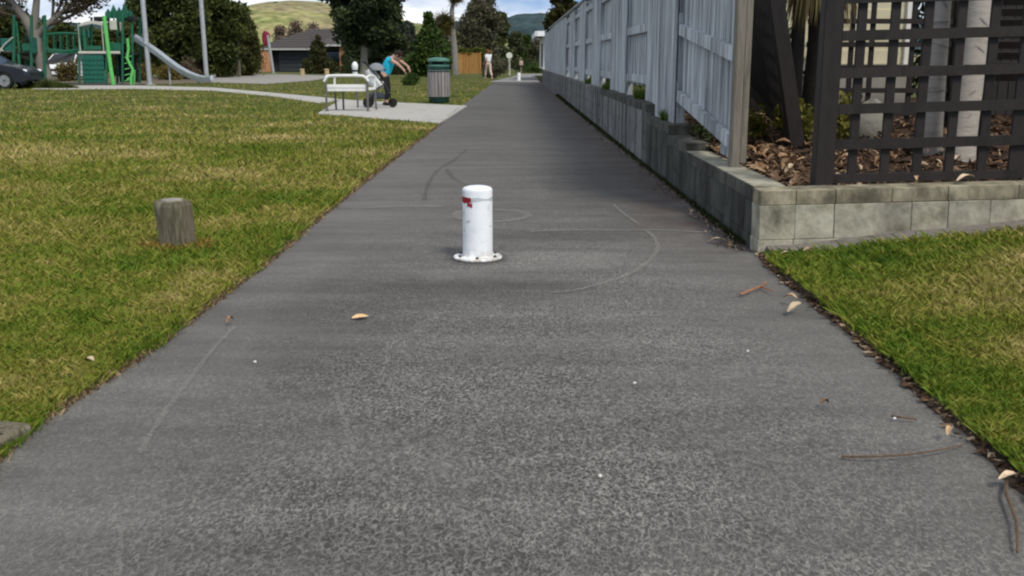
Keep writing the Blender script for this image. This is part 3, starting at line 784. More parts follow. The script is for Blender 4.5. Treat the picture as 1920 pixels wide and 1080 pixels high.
dl = [mat('tan_leaf', [(.24, .145, .075), (.42, .29, .17), (.33, .21, .12)], 20, .8, .3, rand=.3),
      mat('brown_leaf', [(.14, .075, .038), (.27, .16, .088), (.20, .115, .06)], 20, .8, .3, rand=.35),
      mat('pale_leaf', [(.40, .30, .19), (.60, .48, .34)], 20, .8, .3, rand=.2)]
leaf_me = [leaf_mesh('leaf', .13, .045, .5, dl[0], 1), leaf_mesh('leaf', .17, .04, .7, dl[1], 2), leaf_mesh('leaf', .10, .05, .9, dl[1], 3),
           leaf_mesh('leaf', .15, .05, .35, dl[2], 4), leaf_mesh('leaf', .20, .03, .5, dl[0], 5), leaf_mesh('leaf', .11, .055, .6, dl[1], 6)]
for k in range(296):
    if k < 100: x, y = random.uniform(1.62, 2.0), random.uniform(6.12, 8.2)
    else: x, y = random.uniform(1.85, 3.9), 6.2 + 3.6*random.random()**1.6
    o = obj('leaf', random.choice(leaf_me), bed, (x, y, bedz(x, y)+.022+.02*random.random()), (random.uniform(-.7, .7), random.uniform(-.6, .6), random.uniform(0, 6.3)))
    s_ = random.uniform(.35, .88); o.scale = (s_, s_, s_)
n = 9000
x = 1.6+RNG.random(n)**1.2*4.5; y = 6.1+RNG.random(n)**1.3*6; z = np.array([bedz(a, b) for a, b in zip(x, y)])+.008+.02*RNG.random(n)
a = RNG.random(n)*6.28; ln = .02+.045*RNG.random(n); wd = .006+.012*RNG.random(n); ti = RNG.normal(size=n)*.35
d = np.stack([np.cos(a)*ln, np.sin(a)*ln, np.sin(ti)*ln], 1); e = np.stack([-np.sin(a)*wd, np.cos(a)*wd, np.sin(RNG.normal(size=n)*.6)*wd], 1); c = np.stack([x, y, z], 1)
V = np.stack([c-d, c+e, c+d, c-e], 1).reshape(-1, 3)
chip_m = leafmat('bark_chips', [(.02, .011, .007), (.07, .038, .02), (.16, .09, .05), (.40, .28, .17)], .05)
o = obj('bark_chips', npmesh('bark_chips', V, 4, chip_m, RNG.random(n)**1.5), bed); o['kind'] = 'stuff'
# ground behind the fence (garden level with the tall wall)
mb = MB(); mb.add([(WX+.12, 9.5, .50), (1.62, 9.5, .50), (1.62, 50, .62), (WX+.12, 50, .62)], [(0, 1, 2, 3)])
mb.add([(1.62, 12.9, .55), (60, 12.9, .55), (60, 72, .62), (1.62, 72, .62)], [(0, 1, 2, 3)])
mb.add([(1.62, 12.9, .55), (60, 12.9, .55), (60, 12.9, -.1), (1.62, 12.9, -.1)], [(0, 1, 2, 3)])
mb.add([(1.62, 49.6, .62), (60, 72, .62), (60, 72, -.1), (1.62, 49.6, -.1)], [(0, 1, 2, 3)])
struct('garden_ground', mb, lawn_m)

# ================================================================ grey timber fence
fence_m = stained('grey_stained_timber', [(.24, .262, .282), (.42, .452, .48), (.54, .57, .59), (.33, .357, .382)], 11, (7, 9, .7), depth=.55, rough=.9)
for nd in fence_m.node_tree.nodes:
    if nd.type == 'MAPPING' and abs(nd.inputs['Scale'].default_value[2]-.6) < 1e-4: nd.inputs['Scale'].default_value = (1.6, 1.6, .09)
endpost_m = mat('bare_timber_post', [(.075, .066, .052), (.21, .19, .155), (.14, .125, .10)], 9, .9, .6, (2, 2, .2), 8)
FX = 1.50                                    # path-side plane of the front palings
fence = thing('timber_fence', 'tall weathered grey paling fence on top of the block wall', 'fence', (FX+.06, 25, .6))
def top(y): return 2.27 + .02*math.sin(y*.4)
BAYS = []                                     # (start, end, palings in front?)
y = 7.30; yy = [7.30, 9.80, 11.9, 14.1, 16.2, 18.3, 20.1, 22.1, 23.9, 25.9, 27.8, 29.9, 31.6]
for i in range(len(yy)-1): BAYS.append((yy[i], yy[i+1], i % 2 == 1))
y = 31.6
while y < 49: BAYS.append((y, y+2.2, True)); y += 2.2
def base_z(y): return .42 if y < 9.6 else (.50 if y < 11.2 else .68)
pal_me = {}
def slope(y): return .24*(y-7.3)/2.5           # the nearest bay climbs to meet the taller wall
for y0, y1, front in BAYS:
    ext = 0 if (front or y0 > 31) else .62     # the rear palings run on a little behind the next bay
    n = max(1, round((y1+ext-y0)/.21)); pw = (y1+ext-y0)/n
    for k in range(n):
        yc = y0+(k+.5)*pw
        if front: zb = base_z(yc)-.02
        elif y0 < 8: zb = .50+slope(min(yc, 9.8)) if yc > 7.95 else .40
        else: zb = .80
        zb += random.uniform(-.012, .012); zt = top(yc)+random.uniform(-.012, .012)
        key = (round(pw, 3), round(zt-zb, 2))
        if key not in pal_me: pal_me[key] = MB().box((0, 0, 0), (.019, pw-(.011 if front else .012), zt-zb), None, .003).mesh('paling', fence_m)
        xx = FX+.012 if front else FX+.085
        obj('paling', pal_me[key], fence, (xx+random.uniform(-.003, .003), yc, (zt+zb)/2), (random.uniform(-.004, .004), random.uniform(-.006, .006), random.uniform(-.012, .012)), world=True)
    if y0 < 31.7:
        for q in (.86, 1.47, 2.10):
            if y0 < 8:
                z0 = {.86: .53, 1.47: 1.13, 2.10: 1.86}[q]
                part('rail', MB().bar((FX+.048, y0+.02, z0), (FX+.048, y1, z0+.24), .045, .095), fence_m, fence, world=True)
            else:
                part('rail', MB().box((FX+.048, (y0+y1)/2, q+random.uniform(-.015, .015)), (.045, y1-y0-.004, .095), None, .004), fence_m, fence, world=True)
for y in yy[1:]:
    part('post', MB().box((FX+.072, y+.06, 1.36), (.085, .095, 1.76), None, .004), fence_m, fence, world=True)
part('capping', MB().box((FX+.05, 28.3, 2.33), (.14, 42, .035), None, .004), fence_m, fence, world=True)
part('end_post', MB().box((FX+.035, 7.22, 1.28), (.062, .10, 1.94), None, .008), endpost_m, fence, label='bare unpainted end post of the fence', world=True)
part('end_batten', MB().box((FX+.092, 7.24, 1.30), (.048, .09, 1.8), None, .006), endpost_m, fence, world=True)

# ================================================================ dark trellis on the front wall
dark_m = mat('dark_stained_timber', [(.0095, .007, .006), (.022, .017, .0155), (.015, .0115, .0105)], 7, .6, .4, (1, 1, .3), 6, rand=.12)
TY = 6.14
tre = thing('trellis', 'dark brown square trellis panel standing on the front block wall', 'trellis', (1.8, TY, .38))
def tz(x): return .375+fz(x)
xp = X(1537, TY*1.0)
part('post', MB().box((1.83, TY, 1.12), (.112, .10, 1.56), None, .006), dark_m, tre, world=True)
for i, z in enumerate([.045, .228, .432, .636, .845, 1.052, 1.262]):
    if i == 0: part('rail', MB().bar((1.885, TY-.01, tz(1.9)+.028), (6.2, TY-.01, tz(6.2)+.028), .05, .05), dark_m, tre, world=True)
    else: part('rail', MB().bar((1.885, TY-.035, tz(1.9)+z), (6.2, TY-.035, tz(6.2)+z), .022, .058), dark_m, tre, world=True)
x = 2.0; k = 0
while x < 6.1:
    wdt = .095 if k in (5, 12) else .054
    part('lath', MB().box((x, TY-.008, tz(x)+.66), (wdt, .022, 1.30), None, .003), dark_m, tre, world=True)
    x += .19 if k not in (4, 5) else .205
    k += 1
part('post', MB().box((4.3, TY+.06, 1.2), (.1, .1, 1.6), None, .006), dark_m, tre, world=True)
# leaning lattice gate behind the fence end
gate = thing('lattice_gate', 'dark lattice gate leaning behind the fence end over the leaves', 'gate', (2.2, 9.2, .45))
A, B_ = Vector((2.30, 8.45, .40)), Vector((1.99, 8.45, 1.95)); Cc, D = Vector((2.32, 10.4, .86)), Vector((2.05, 10.4, 2.1))
part('post', MB().bar(A, B_, .11, .12, (0, 1, 0)), dark_m, gate, world=True)
part('post', MB().bar(Cc, D, .08, .09, (0, 1, 0)), dark_m, gate, world=True)
part('rail', MB().bar(A.lerp(B_, .03), Cc, .05, .08), dark_m, gate, world=True)
part('rail', MB().bar(A.lerp(B_, .97), D, .05, .08), dark_m, gate, world=True)
for k in range(1, 20): part('lath', MB().bar(A.lerp(Cc, k/20), B_.lerp(D, k/20), .05, .02, (1, 0, 0)), dark_m, gate, world=True)
for k in range(1, 9): part('lath', MB().bar(A.lerp(B_, k/9)+Vector((.025, 0, 0)), Cc.lerp(D, k/9)+Vector((.025, 0, 0)), .02, .045), dark_m, gate, world=True)
# second trellis further back
tr2 = thing('trellis', 'dark trellis further back in front of the cream house wall', 'trellis', (3.2, 9.7, .5))
for i in range(7): part('rail', MB().box((3.35, 9.7, .62+.205*i), (1.35, .022, .045)), dark_m, tr2, world=True)
for i in range(8): part('lath', MB().box((2.72+.185*i, 9.725, 1.25), (.045, .022, 1.5)), dark_m, tr2, world=True)
part('post', MB().box((4.06, 9.72, 1.2), (.12, .12, 1.7)), dark_m, tr2, world=True)
part('post', MB().box((2.60, 9.72, 1.2), (.1, .1, 1.7)), dark_m, tr2, world=True)
# dark board fence closing the garden
bf = thing('board_fence', 'dark stained board fence closing the leafy garden behind the trellis', 'fence', (5, 12.4, .5))
for k in range(9): part('board', MB().box((1.93+.105*k, 11.6, 1.4), (.1, .02, 2.2), None, .003), dark_m, bf, world=True)
for k in range(30): part('board', MB().box((4.28+.105*k, 10.6, 1.4), (.1, .02, 2.2), None, .003), dark_m, bf, world=True)
for z in (.8, 1.9):
    part('rail', MB().box((2.35, 11.63, z), (.95, .04, .08)), dark_m, bf, world=True); part('rail', MB().box((5.8, 10.63, z), (3.1, .04, .08)), dark_m, bf, world=True)
# slatted screen at the right edge
sc_ = thing('slat_screen', 'dark horizontal slat screen at the right frame edge behind trellis', 'screen', (3.6, 7.6, .4))
for k in range(13): part('slat', MB().box((3.72, 7.6, .98+.075*k), (.55, .02, .055), Euler((R(25), 0, 0))), dark_m, sc_, world=True)
part('post', MB().box((3.42, 7.62, 1.15), (.07, .07, 1.6)), dark_m, sc_, world=True); part('post', MB().box((4.02, 7.62, 1.15), (.07, .07, 1.6)), dark_m, sc_, world=True)
# cream house wall with weatherboards
cream_m = mat('cream_weatherboard', [(.60, .55, .38), (.70, .65, .47)], 3, .7, .1, rand=.06)
hb = thing('house', 'cream weatherboard house wall glimpsed through the two trellises', 'house', (3.6, 12.3, .5))
grey_base = mat('grey_plinth', [(.22, .21, .19), (.32, .31, .28)], 3, .9, .3)
part('plinth', MB().box((3.3, 12.25, .75), (2.4, .3, .6)), grey_base, hb, world=True)
for k in range(9): part('weatherboard', MB().box((3.3, 12.2, 1.13+.15*k), (2.4, .03, .152), Euler((R(4), 0, 0))), cream_m, hb, world=True)
part('corner_board', MB().box((4.52, 12.18, 1.7), (.1, .08, 1.35)), mat('white_trim', [(.75, .74, .7), (.8, .79, .76)], 3, .6, .05), hb, world=True)
part('wall', MB().box((3.3, 12.4, 1.7), (2.38, .2, 1.9)), cream_m, hb, world=True)
# palm trunks
palm_m = mat('palm_bark', [(.30, .27, .235), (.42, .385, .34), (.36, .33, .29)], 4, .9, .4, (1, 1, 5), 6, rand=.1)
ring_m = mat('palm_ring', [(.21, .19, .175), (.31, .29, .265)], 8, .9, .3)
def palm(px, Y, rad, lab, lean):
    x = P(px, 100, Y).x; t = thing('palm_tree', lab, 'palm tree', (x, Y, bedz(x, Y)-.03), 0, 'palms behind the trellis')
    pts = [Vector((lean*(z/3), 0, z)) for z in (0, .15, .4, .8, 1.4, 2.2, 3.2)]
    part('trunk', MB().tube(pts, [rad*1.18, rad*1.05, rad, rad*.98, rad*.95, rad*.9, rad*.85], 18), palm_m, t, True)
    for k in range(9):
        z = .18+.16*k+random.uniform(-.03, .03); part('ring_scar', MB().tube([(lean*z/3, 0, z-.004), (lean*z/3+.012*random.uniform(-1, 1), 0, z+.004)], rad*(1.015 if random.random() < .7 else 1.04), 18), ring_m, t)
    fm = leafmat('palm_frond', [(.03, .06, .012), (.07, .11, .03), (.16, .14, .05)], .3)
    for k in range(9):
        a = 2*math.pi*k/9+random.random(); L_ = 1.5
        vs, fs = [], []
        for i in range(14):
            u = i/13; c = Vector((lean+math.cos(a)*L_*u, math.sin(a)*L_*u, 3.2+.75*math.sin(u*2.2)-.95*u*u)); s_ = Vector((-math.sin(a), math.cos(a), 0))
            wd = .32*math.sin(math.pi*(u*.85+.1)); n = len(vs)
            vs += [c, c+s_*wd+Vector((0, 0, -.2*wd)), c+Vector((math.cos(a), math.sin(a), 0))*.05, c-s_*wd+Vector((0, 0, -.2*wd))]
            fs += [(n, n+1, n+2), (n, n+2, n+3)]
        part('frond', MB().add(vs, fs), fm, t)
palm(1757, 7.9, .088, 'left of two pale grey palm trunks behind the trellis', -.05)
palm(1816, 7.55, .098, 'right and thicker of two pale grey palm trunks behind the trellis', .12)
# skirt of dead fronds hanging above the gate, low yellow-green plants, a rock
skm = leafmat('dry_frond', [(.10, .07, .025), (.22, .17, .07), (.34, .28, .13)], .2)
t = thing('palm_skirt_tree', 'palm with hanging dry yellow fronds behind the leaning gate', 'palm tree', (2.62, 9.15, .42))
part('trunk', MB().tube([(0, 0, 0), (.02, 0, .8), (0, 0, 2.4)], [.13, .11, .11], 12), mat('dark_palm_bark', [(.02, .016, .012), (.05, .04, .03)], 8, .95, .6), t, True)
n = 900; a = RNG.random(n)*6.28; r0 = .12+.22*RNG.random(n); z = 1.18+.9*RNG.random(n)
c = np.stack([np.cos(a)*r0, np.sin(a)*r0, z], 1); dn = np.stack([np.cos(a)*.05, np.sin(a)*.05, -.22-.15*RNG.random(n)], 1); e = np.stack([-np.sin(a)*.012, np.cos(a)*.012, 0*a], 1)
obj('dead_frond', npmesh('dead_frond', np.stack([c-e, c+e, c+dn], 1).reshape(-1, 3), 3, skm, RNG.random(n)), t)
def bush(loc, r, h, cols, lab, name='bush', cat='bush', n=1500, size=.04, group=None, mname=None):
    t = thing(name, lab, cat, loc, 0, group)
    cs, rs = [], []
    for k in range(14):
        a = random.random()*6.28; q = math.sqrt(random.random())*.62
        cs.append((math.cos(a)*q*r, math.sin(a)*q*r, h*random.uniform(.12, .75))); rs.append((r*.42, r*.42, h*.3))
    leaf_cloud('foliage', cs, rs, n, size, leafmat(mname or ('leaf_'+name+'_'.join(str(q) for c in cols for q in c)), cols), t)
    st = MB()
    for k in range(5):
        a = k*1.3; st.tube([(0, 0, -.05), (math.cos(a)*r*.4, math.sin(a)*r*.4, h*.6)], [.02*max(1, r), .006*max(1, r)], 5)
    part('stem', st, bark0, t)
    return t
bark0 = mat('brown_bark', [(.045, .034, .025), (.10, .08, .06), (.07, .055, .04)], 5, .95, .7, (1, 1, .3))
yg = [(.07, .075, .012), (.17, .16, .03), (.28, .26, .06)]
def bp(px, py, Y): v = P(px, py, Y); return (v.x, v.y, bedz(v.x, v.y))
bush(bp(1490, 230, 8.9), .22, .36, yg, 'yellow green plant by the foot of the leaning gate', 'plant', 'plant', 500, .035)
bush(bp(1582, 200, 9.0), .24, .40, yg, 'yellow green plant beside the rock seen through the trellis', 'plant', 'plant', 500, .035)
bush(bp(1412, 215, 9.2), .18, .3, yg, 'low leafy plant in the gap beside the fence end post', 'plant', 'plant', 350, .03)
v = P(1630, 205, 9.0)
t = thing('rock', 'rounded grey boulder in the leaves behind the trellis', 'rock', (v.x, v.y, bedz(v.x, v.y)))
mb = MB().ell((0, 0, .10), (.20, .15, .22), 14, 10); mb.v = [(x*(1+.12*smoothnoise(x*9+z*7, 1)), y, z*(1+.1*smoothnoise(x*14, 1))) for x, y, z in mb.v]
part('boulder', mb, mat('lichen_rock', [(.12, .12, .10), (.24, .235, .2), (.17, .18, .12)], 7, .95, .6), t, True)
bt = bush((1.60, 8.9, .40), .13, .2, [(.02, .035, .01), (.05, .07, .02), (.09, .10, .04)], 'dark weed growing on the wall step under the fence', 'weed', 'plant', 260, .022)
for i, (x, y, z, r, lab) in enumerate([(1.53, 10.3, .52, .10, 'bright green grass tuft on the wall step below the fence'), (1.54, 12.6, .64, .10, 'dark green tuft under the second open fence bay'),
        (1.53, 16.9, .64, .12, 'small green tuft on the wall under the third open bay'), (1.53, 20.9, .64, .12, 'small green tuft on the wall under the fourth open bay')]):
    t = tag(obj('grass_tuft', None), lab, 'plant'); t.location = (x, y, z)
    n = 350; a = RNG.random(n)*6.28; q = r*RNG.random(n)**.5; hh = .06+.08*RNG.random(n)
    c = np.stack([q*np.cos(a)*.7, q*np.sin(a)*3, 0*a], 1); e = np.stack([np.cos(a*3)*.005, np.sin(a*3)*.005, 0*a], 1); d = np.stack([RNG.normal(size=n)*.03, RNG.normal(size=n)*.03, hh], 1)
    obj('blades', npmesh('blades', np.stack([c-e, c+e, c+d], 1).reshape(-1, 3), 3, leafmat('tuft_green', [(.03, .06, .006), (.07, .12, .012), (.12, .17, .03)]), RNG.random(n)), t)
hd = thing('hedge', 'dark green hedge added to darken the gaps behind the grey paling fence', 'hedge', (2.75, 28, .55))  # added filler, stands in for the shade behind the fence gaps
cs = [(random.uniform(-.55, .5), -17+37*k/90+random.uniform(-.2, .2), random.uniform(.0, .9)) for k in range(90)]
leaf_cloud('foliage', cs, [(.45, .5, .42)]*90, 14000, .07, leafmat('leaf_hedge', [(.012, .02, .006), (.03, .045, .012), (.06, .075, .02)]), hd)
st = MB(); [st.tube([(0, -16+2*k, -.1), (.1, -16+2*k, .8)], [.05, .02], 5) for k in range(17)]; part('stem', st, bark0, hd)
def backdrop_tree(loc, lab, n=5000):
    t = thing('evergreen_shrub', lab, 'shrub', loc, 0, 'dark shrubs behind the garden fences')
    cs = [(random.uniform(-1, 1), random.uniform(-.5, .5), random.uniform(.3, 3.6)) for k in range(26)]
    leaf_cloud('foliage', cs, [(.5, .45, .45)]*26, n, .075, leafmat('leaf_hedge', None), t); part('stem', MB().tube([(0, 0, -.1), (0, 0, 2.6)], [.09, .03], 7), bark0, t, True)
backdrop_tree((3.6, 13.6, .5), 'dark shrub behind the dark boards left of the trellis post')
backdrop_tree((5.6, 13.2, .5), 'dark shrub behind the palm trunks beside the cream house')
backdrop_tree((7.4, 12.2, .5), 'dark shrub behind the far right board fence')
# ================================================================ litter on the path
def lay(me, px, py, lab, rz, sc=1.0, z=.012, name='fallen_leaf', cat='leaf'):
    p = G(px, py, z); o = tag(obj(name, me, None, (p.x, p.y, z+.004), (random.uniform(-.15, .15), random.uniform(-.15, .15), R(rz))), lab, cat)
    o.scale = (sc, sc, sc); return o
or_leaf = leaf_mesh('leaf', .085, .05, .18, mat('orange_leaf', [(.62, .38, .16), (.78, .55, .28), (.50, .28, .11)], 25, .7, .3), 9)
lay(or_leaf, 676, 597, 'curled orange leaf alone on the asphalt left of centre', 32, .9, .010)
lay(leaf_me[3], 1345, 455, 'pale flat leaf on the path near the wall corner', -12, .8)
lay(leaf_me[3], 1300, 398, 'small pale leaf against the foot of the dark wall', 40, .5)
lay(leaf_me[3], 1492, 580, 'pale curled leaf on the cut soil edge of the right lawn', 35, .75, .03)
lay(leaf_me[0], 1482, 562, 'tan leaf just above the pale curled one on the soil edge', -50, .6, .03)
lay(leaf_me[2], 1370, 462, 'dark curled leaf beside the pale flat leaf near the corner', 70, .5)
lay(leaf_me[3], 1475, 478, 'pale leaf at the foot of the front block wall', 10, .5, .06)
lay(leaf_me[0], 1515, 472, 'tan leaf further right along the front wall foot', 30, .5, .07)
lay(leaf_me[3], 1890, 898, 'cream leaf on the soil edge at the lower right', 20, .45, .03)
lay(leaf_me[0], 1780, 812, 'tan leaf on the soil edge where the long twig ends', 60, .4, .03)
lay(leaf_me[2], 432, 606, 'small dark leaf on the asphalt near the left grass', 60, .42)
lay(leaf_me[2], 1545, 762, 'dark brown leaf scrap on the smooth asphalt at right', 20, .35)
lay(leaf_me[3], 168, 678, 'whitish leaf in the grass by the left path edge', 140, .42, .03)
lay(leaf_me[3], 1790, 340, 'tan leaf lying on top of the front wall under the trellis', 20, .9, .39).location = (2.62, 6.0, .425)
lay(leaf_me[0], 1690, 340, 'upright tan leaf on the wall top near the trellis post', 80, .5, .39).location = (2.34, 6.02, .425)
stone_me = MB().ell((0, 0, .006), (.011, .009, .008), 8, 6).mesh('pebble', mat('white_pebble', [(.5, .5, .48), (.65, .65, .63)], 40, .7, .1), True)
for px, py, lab in [(1125, 897, 'white pebble on the asphalt in the lower middle'), (1402, 662, 'white pebble on the asphalt right of centre'), (1677, 789, 'white pebble near the right soil edge'), (478, 682, 'pale pebble on the left half of the path'),
                    (1190, 722, 'tiny pale pebble between the bollard and the lower pebble')]:
    o = lay(stone_me, px, py, lab, random.random()*90, .6, .010, 'pebble', 'pebble')
twig_m = mat('brown_twig', [(.075, .045, .028), (.15, .095, .06)], 30, .85, .4)
def twig(pix, r, lab, m=None, z=.015, fork=None):
    pts = [G(a, b, z+(.008 if 0 < i < len(pix)-1 else 0)) for i, (a, b) in enumerate(pix)]; c = pts[0].copy()
    mb = MB().tube([p-c for p in pts], [r*(1-.5*i/len(pts)) for i in range(len(pts))], 6)
    if fork: mb.tube([G(*fork[0], z)-c, G(*fork[1], z+.01)-c], [r*.8, r*.4], 5)
    o = tag(part('twig', mb, m or twig_m, None, True), lab, 'twig'); o.location = c
twig([(1577, 856), (1625, 856), (1680, 854), (1730, 849), (1775, 841), (1810, 833)], .0035, 'long thin brown twig lying across the right of the path')
twig([(1887, 902), (1886, 925), (1896, 950), (1905, 975), (1908, 1005), (1907, 1035)], .005, 'dark curved twig at the lower right edge of path')
twig([(1388, 552), (1405, 545), (1428, 536), (1437, 528)], .006, 'reddish forked twig by the wall corner and soil edge', mat('red_twig', [(.25, .10, .05), (.36, .17, .08)], 30, .8, .3), .018, ((1425, 537), (1452, 546)))
twig([(1672, 780), (1690, 782), (1718, 786)], .004, 'short dark twig beside the white pebble at right')
# scraps along the wall foot and the soil edge: too many to count
n = 1500; k = RNG.random(n)
ya = np.where(k < .5, 6.0+RNG.random(n)**1.6*14, 2.4+RNG.random(n)*3.6)
xa = np.where(k < .5, WX-.02-np.abs(RNG.normal(size=n))*.075, np.interp(ya, np.linspace(2, 6, 60), [right_x(q) for q in np.linspace(2, 6, 60)])-.004+RNG.normal(size=n)*.016)
a = RNG.random(n)*6.28; ln = .006+.018*RNG.random(n)**2; wd = ln*(.25+.4*RNG.random(n))
d = np.stack([np.cos(a)*ln, np.sin(a)*ln, RNG.normal(size=n)*.003], 1); e = np.stack([-np.sin(a)*wd, np.cos(a)*wd, RNG.normal(size=n)*.003], 1); c = np.stack([xa, ya, np.full(n, .016)], 1)
o = obj('leaf_litter', npmesh('leaf_litter', np.stack([c-d, c+e, c+d, c-e], 1).reshape(-1, 3), 4, leafmat('litter', [(.025, .016, .01), (.08, .045, .025), (.15, .09, .05), (.42, .33, .23)], .05), RNG.random(n)**1.6)); o['kind'] = 'stuff'
# moss line at the foot of the wall
n = 5000; ya = 6.2+RNG.random(n)**1.3*26; xa = WX-.004-np.abs(RNG.normal(size=n))*.022; a = RNG.random(n)*6.28
s_ = .006*np.maximum(1, ya/8); c = np.stack([xa, ya, np.full(n, .008)], 1); e = np.stack([np.cos(a)*s_, np.sin(a)*s_, 0*a], 1); d = np.stack([RNG.normal(size=n)*s_, RNG.normal(size=n)*s_, (.01+.03*RNG.random(n))*np.maximum(1, ya/12)], 1)
o = obj('moss', npmesh('moss', np.stack([c-e, c+e, c+d], 1).reshape(-1, 3), 3, leafmat('moss', [(.012, .02, .006), (.03, .042, .012), (.06, .065, .02)]), RNG.random(n))); o['kind'] = 'stuff'
# ================================================================ park bench on the pad
leg_m = mat('grey_metal', [(.10, .10, .10), (.16, .16, .16)], 12, .5, .1)
benchw = mat('white_bench_paint', [(.66, .67, .65), (.78, .79, .77)], 6, .5, .1)
bx0 = G(613, 211); bx1 = G(690, 211)
bc = (bx0+bx1)/2; bw = (bx1-bx0).length
t = thing('park_bench', 'white slatted park bench with grey legs seen from behind on the pad', 'bench', (bc.x, bc.y, .03), math.atan2(bx1.y-bx0.y, bx1.x-bx0.x))
hw = bw/2
for s in (-1, 1):
    part('leg', MB().tube([(s*hw, 0, 0), (s*hw, .0, .45), (s*hw, -.02, .70)], .024, 8), leg_m, t, True)
    part('leg', MB().tube([(s*hw+.10, .62, 0), (s*hw+.08, .60, .44)], .022, 8), leg_m, t, True)
    part('armrest', MB().tube([(s*hw, -.02, .705), (s*hw+.02, .12, .735), (s*hw+.06, .42, .735), (s*hw+.09, .58, .70), (s*hw+.08, .60, .44)], .026, 8), benchw, t, True)
    part('foot', MB().box((s*hw, 0, .006), (.09, .09, .012)), leg_m, t)
part('leg', MB().tube([(.0, 1.55, 0), (.0, 1.5, .7)], .022, 8), leg_m, t, True)
part('leg', MB().tube([(-hw+.26, .62, 0), (-hw+.26, .60, .44)], .022, 8), leg_m, t, True)
top_ = [(-hw-.03, -.02, .62)] + [(-hw+.02, -.025, .70), (-hw+.09, -.03, .735)] + [(-hw+.09+(bw-.18)*k/4, -.03, .742) for k in range(1, 4)] + [(hw-.09, -.03, .735), (hw-.02, -.025, .70), (hw+.03, -.02, .62)]
part('top_rail', MB().tube(top_, .030, 10), benchw, t, True)
part('back_slat', MB().box((0, .035, .52), (bw-.03, .03, .075), Euler((R(-6), 0, 0)), .006), benchw, t)
for k in range(4): part('seat_slat', MB().box((.02+.02*k, .10+.125*k, .455), (bw+.02, .11, .05), None, .008), benchw, t)
part('seat_apron', MB().box((.0, .038, .447), (bw-.05, .022, .06)), benchw, t)
# ================================================================ litter bin
tb = G(822, 195.5)
gb = mat('dark_green_plastic', [(.008, .032, .026), (.015, .05, .04)], 5, .4, .05)
gl = mat('sunlit_green_lid', [(.05, .14, .11), (.08, .19, .15)], 5, .45, .05)
slat_m = mat('grey_bin_slat', [(.19, .175, .17), (.29, .27, .265), (.24, .225, .22)], 7, .85, .4, (2, 2, .3), rand=.18)
t = thing('litter_bin', 'round litter bin of grey timber slats with dark green hood on the pad edge', 'bin', (tb.x, tb.y+.28, .03))
part('base', MB().lathe([(.25, 0), (.262, .03), (.265, .17), (.25, .18)], 28), gb, t, True)
part('liner', MB().lathe([(.245, .17), (.25, .80)], 24), gb, t, True)
for k in range(20):
    a = 2*math.pi*(k+.5)/20
    part('slat', MB().box((.272*math.cos(a), .272*math.sin(a), .48), (.022, .072, .66), Euler((0, 0, a)), .005), slat_m, t)
part('hoop', MB().lathe([(.262, .765), (.289, .768), (.289, .80), (.262, .803)], 28), gb, t, True)
mb = MB()                                       # hood with openings: ring wall segments, lip, domed lid
mb.lathe([(.262, .795), (.275, .80), (.278, .905), (.262, .91)], 28)
part('hood_band', mb, gb, t, True)
for k in range(4):
    a = R(45+90*k); part('hood_post', MB().box((.235*math.cos(a), .235*math.sin(a), .975), (.05, .09, .15), Euler((0, 0, a))), gb, t)
part('hood_inner', MB().lathe([(.20, .90), (.20, 1.04)], 20), mat('bin_inside', [(.004, .006, .005), (.008, .01, .009)], 5, .8, 0), t, True)
part('hood_lip', MB().lathe([(.262, .90), (.276, .903), (.27, .945), (.25, .95)], 28), gl, t, True)
part('lid', MB().lathe([(.26, 1.025), (.285, 1.03), (.285, 1.06), (.265, 1.085), (.19, 1.115), (.08, 1.13), (.003, 1.132)], 28), gl, t, True)

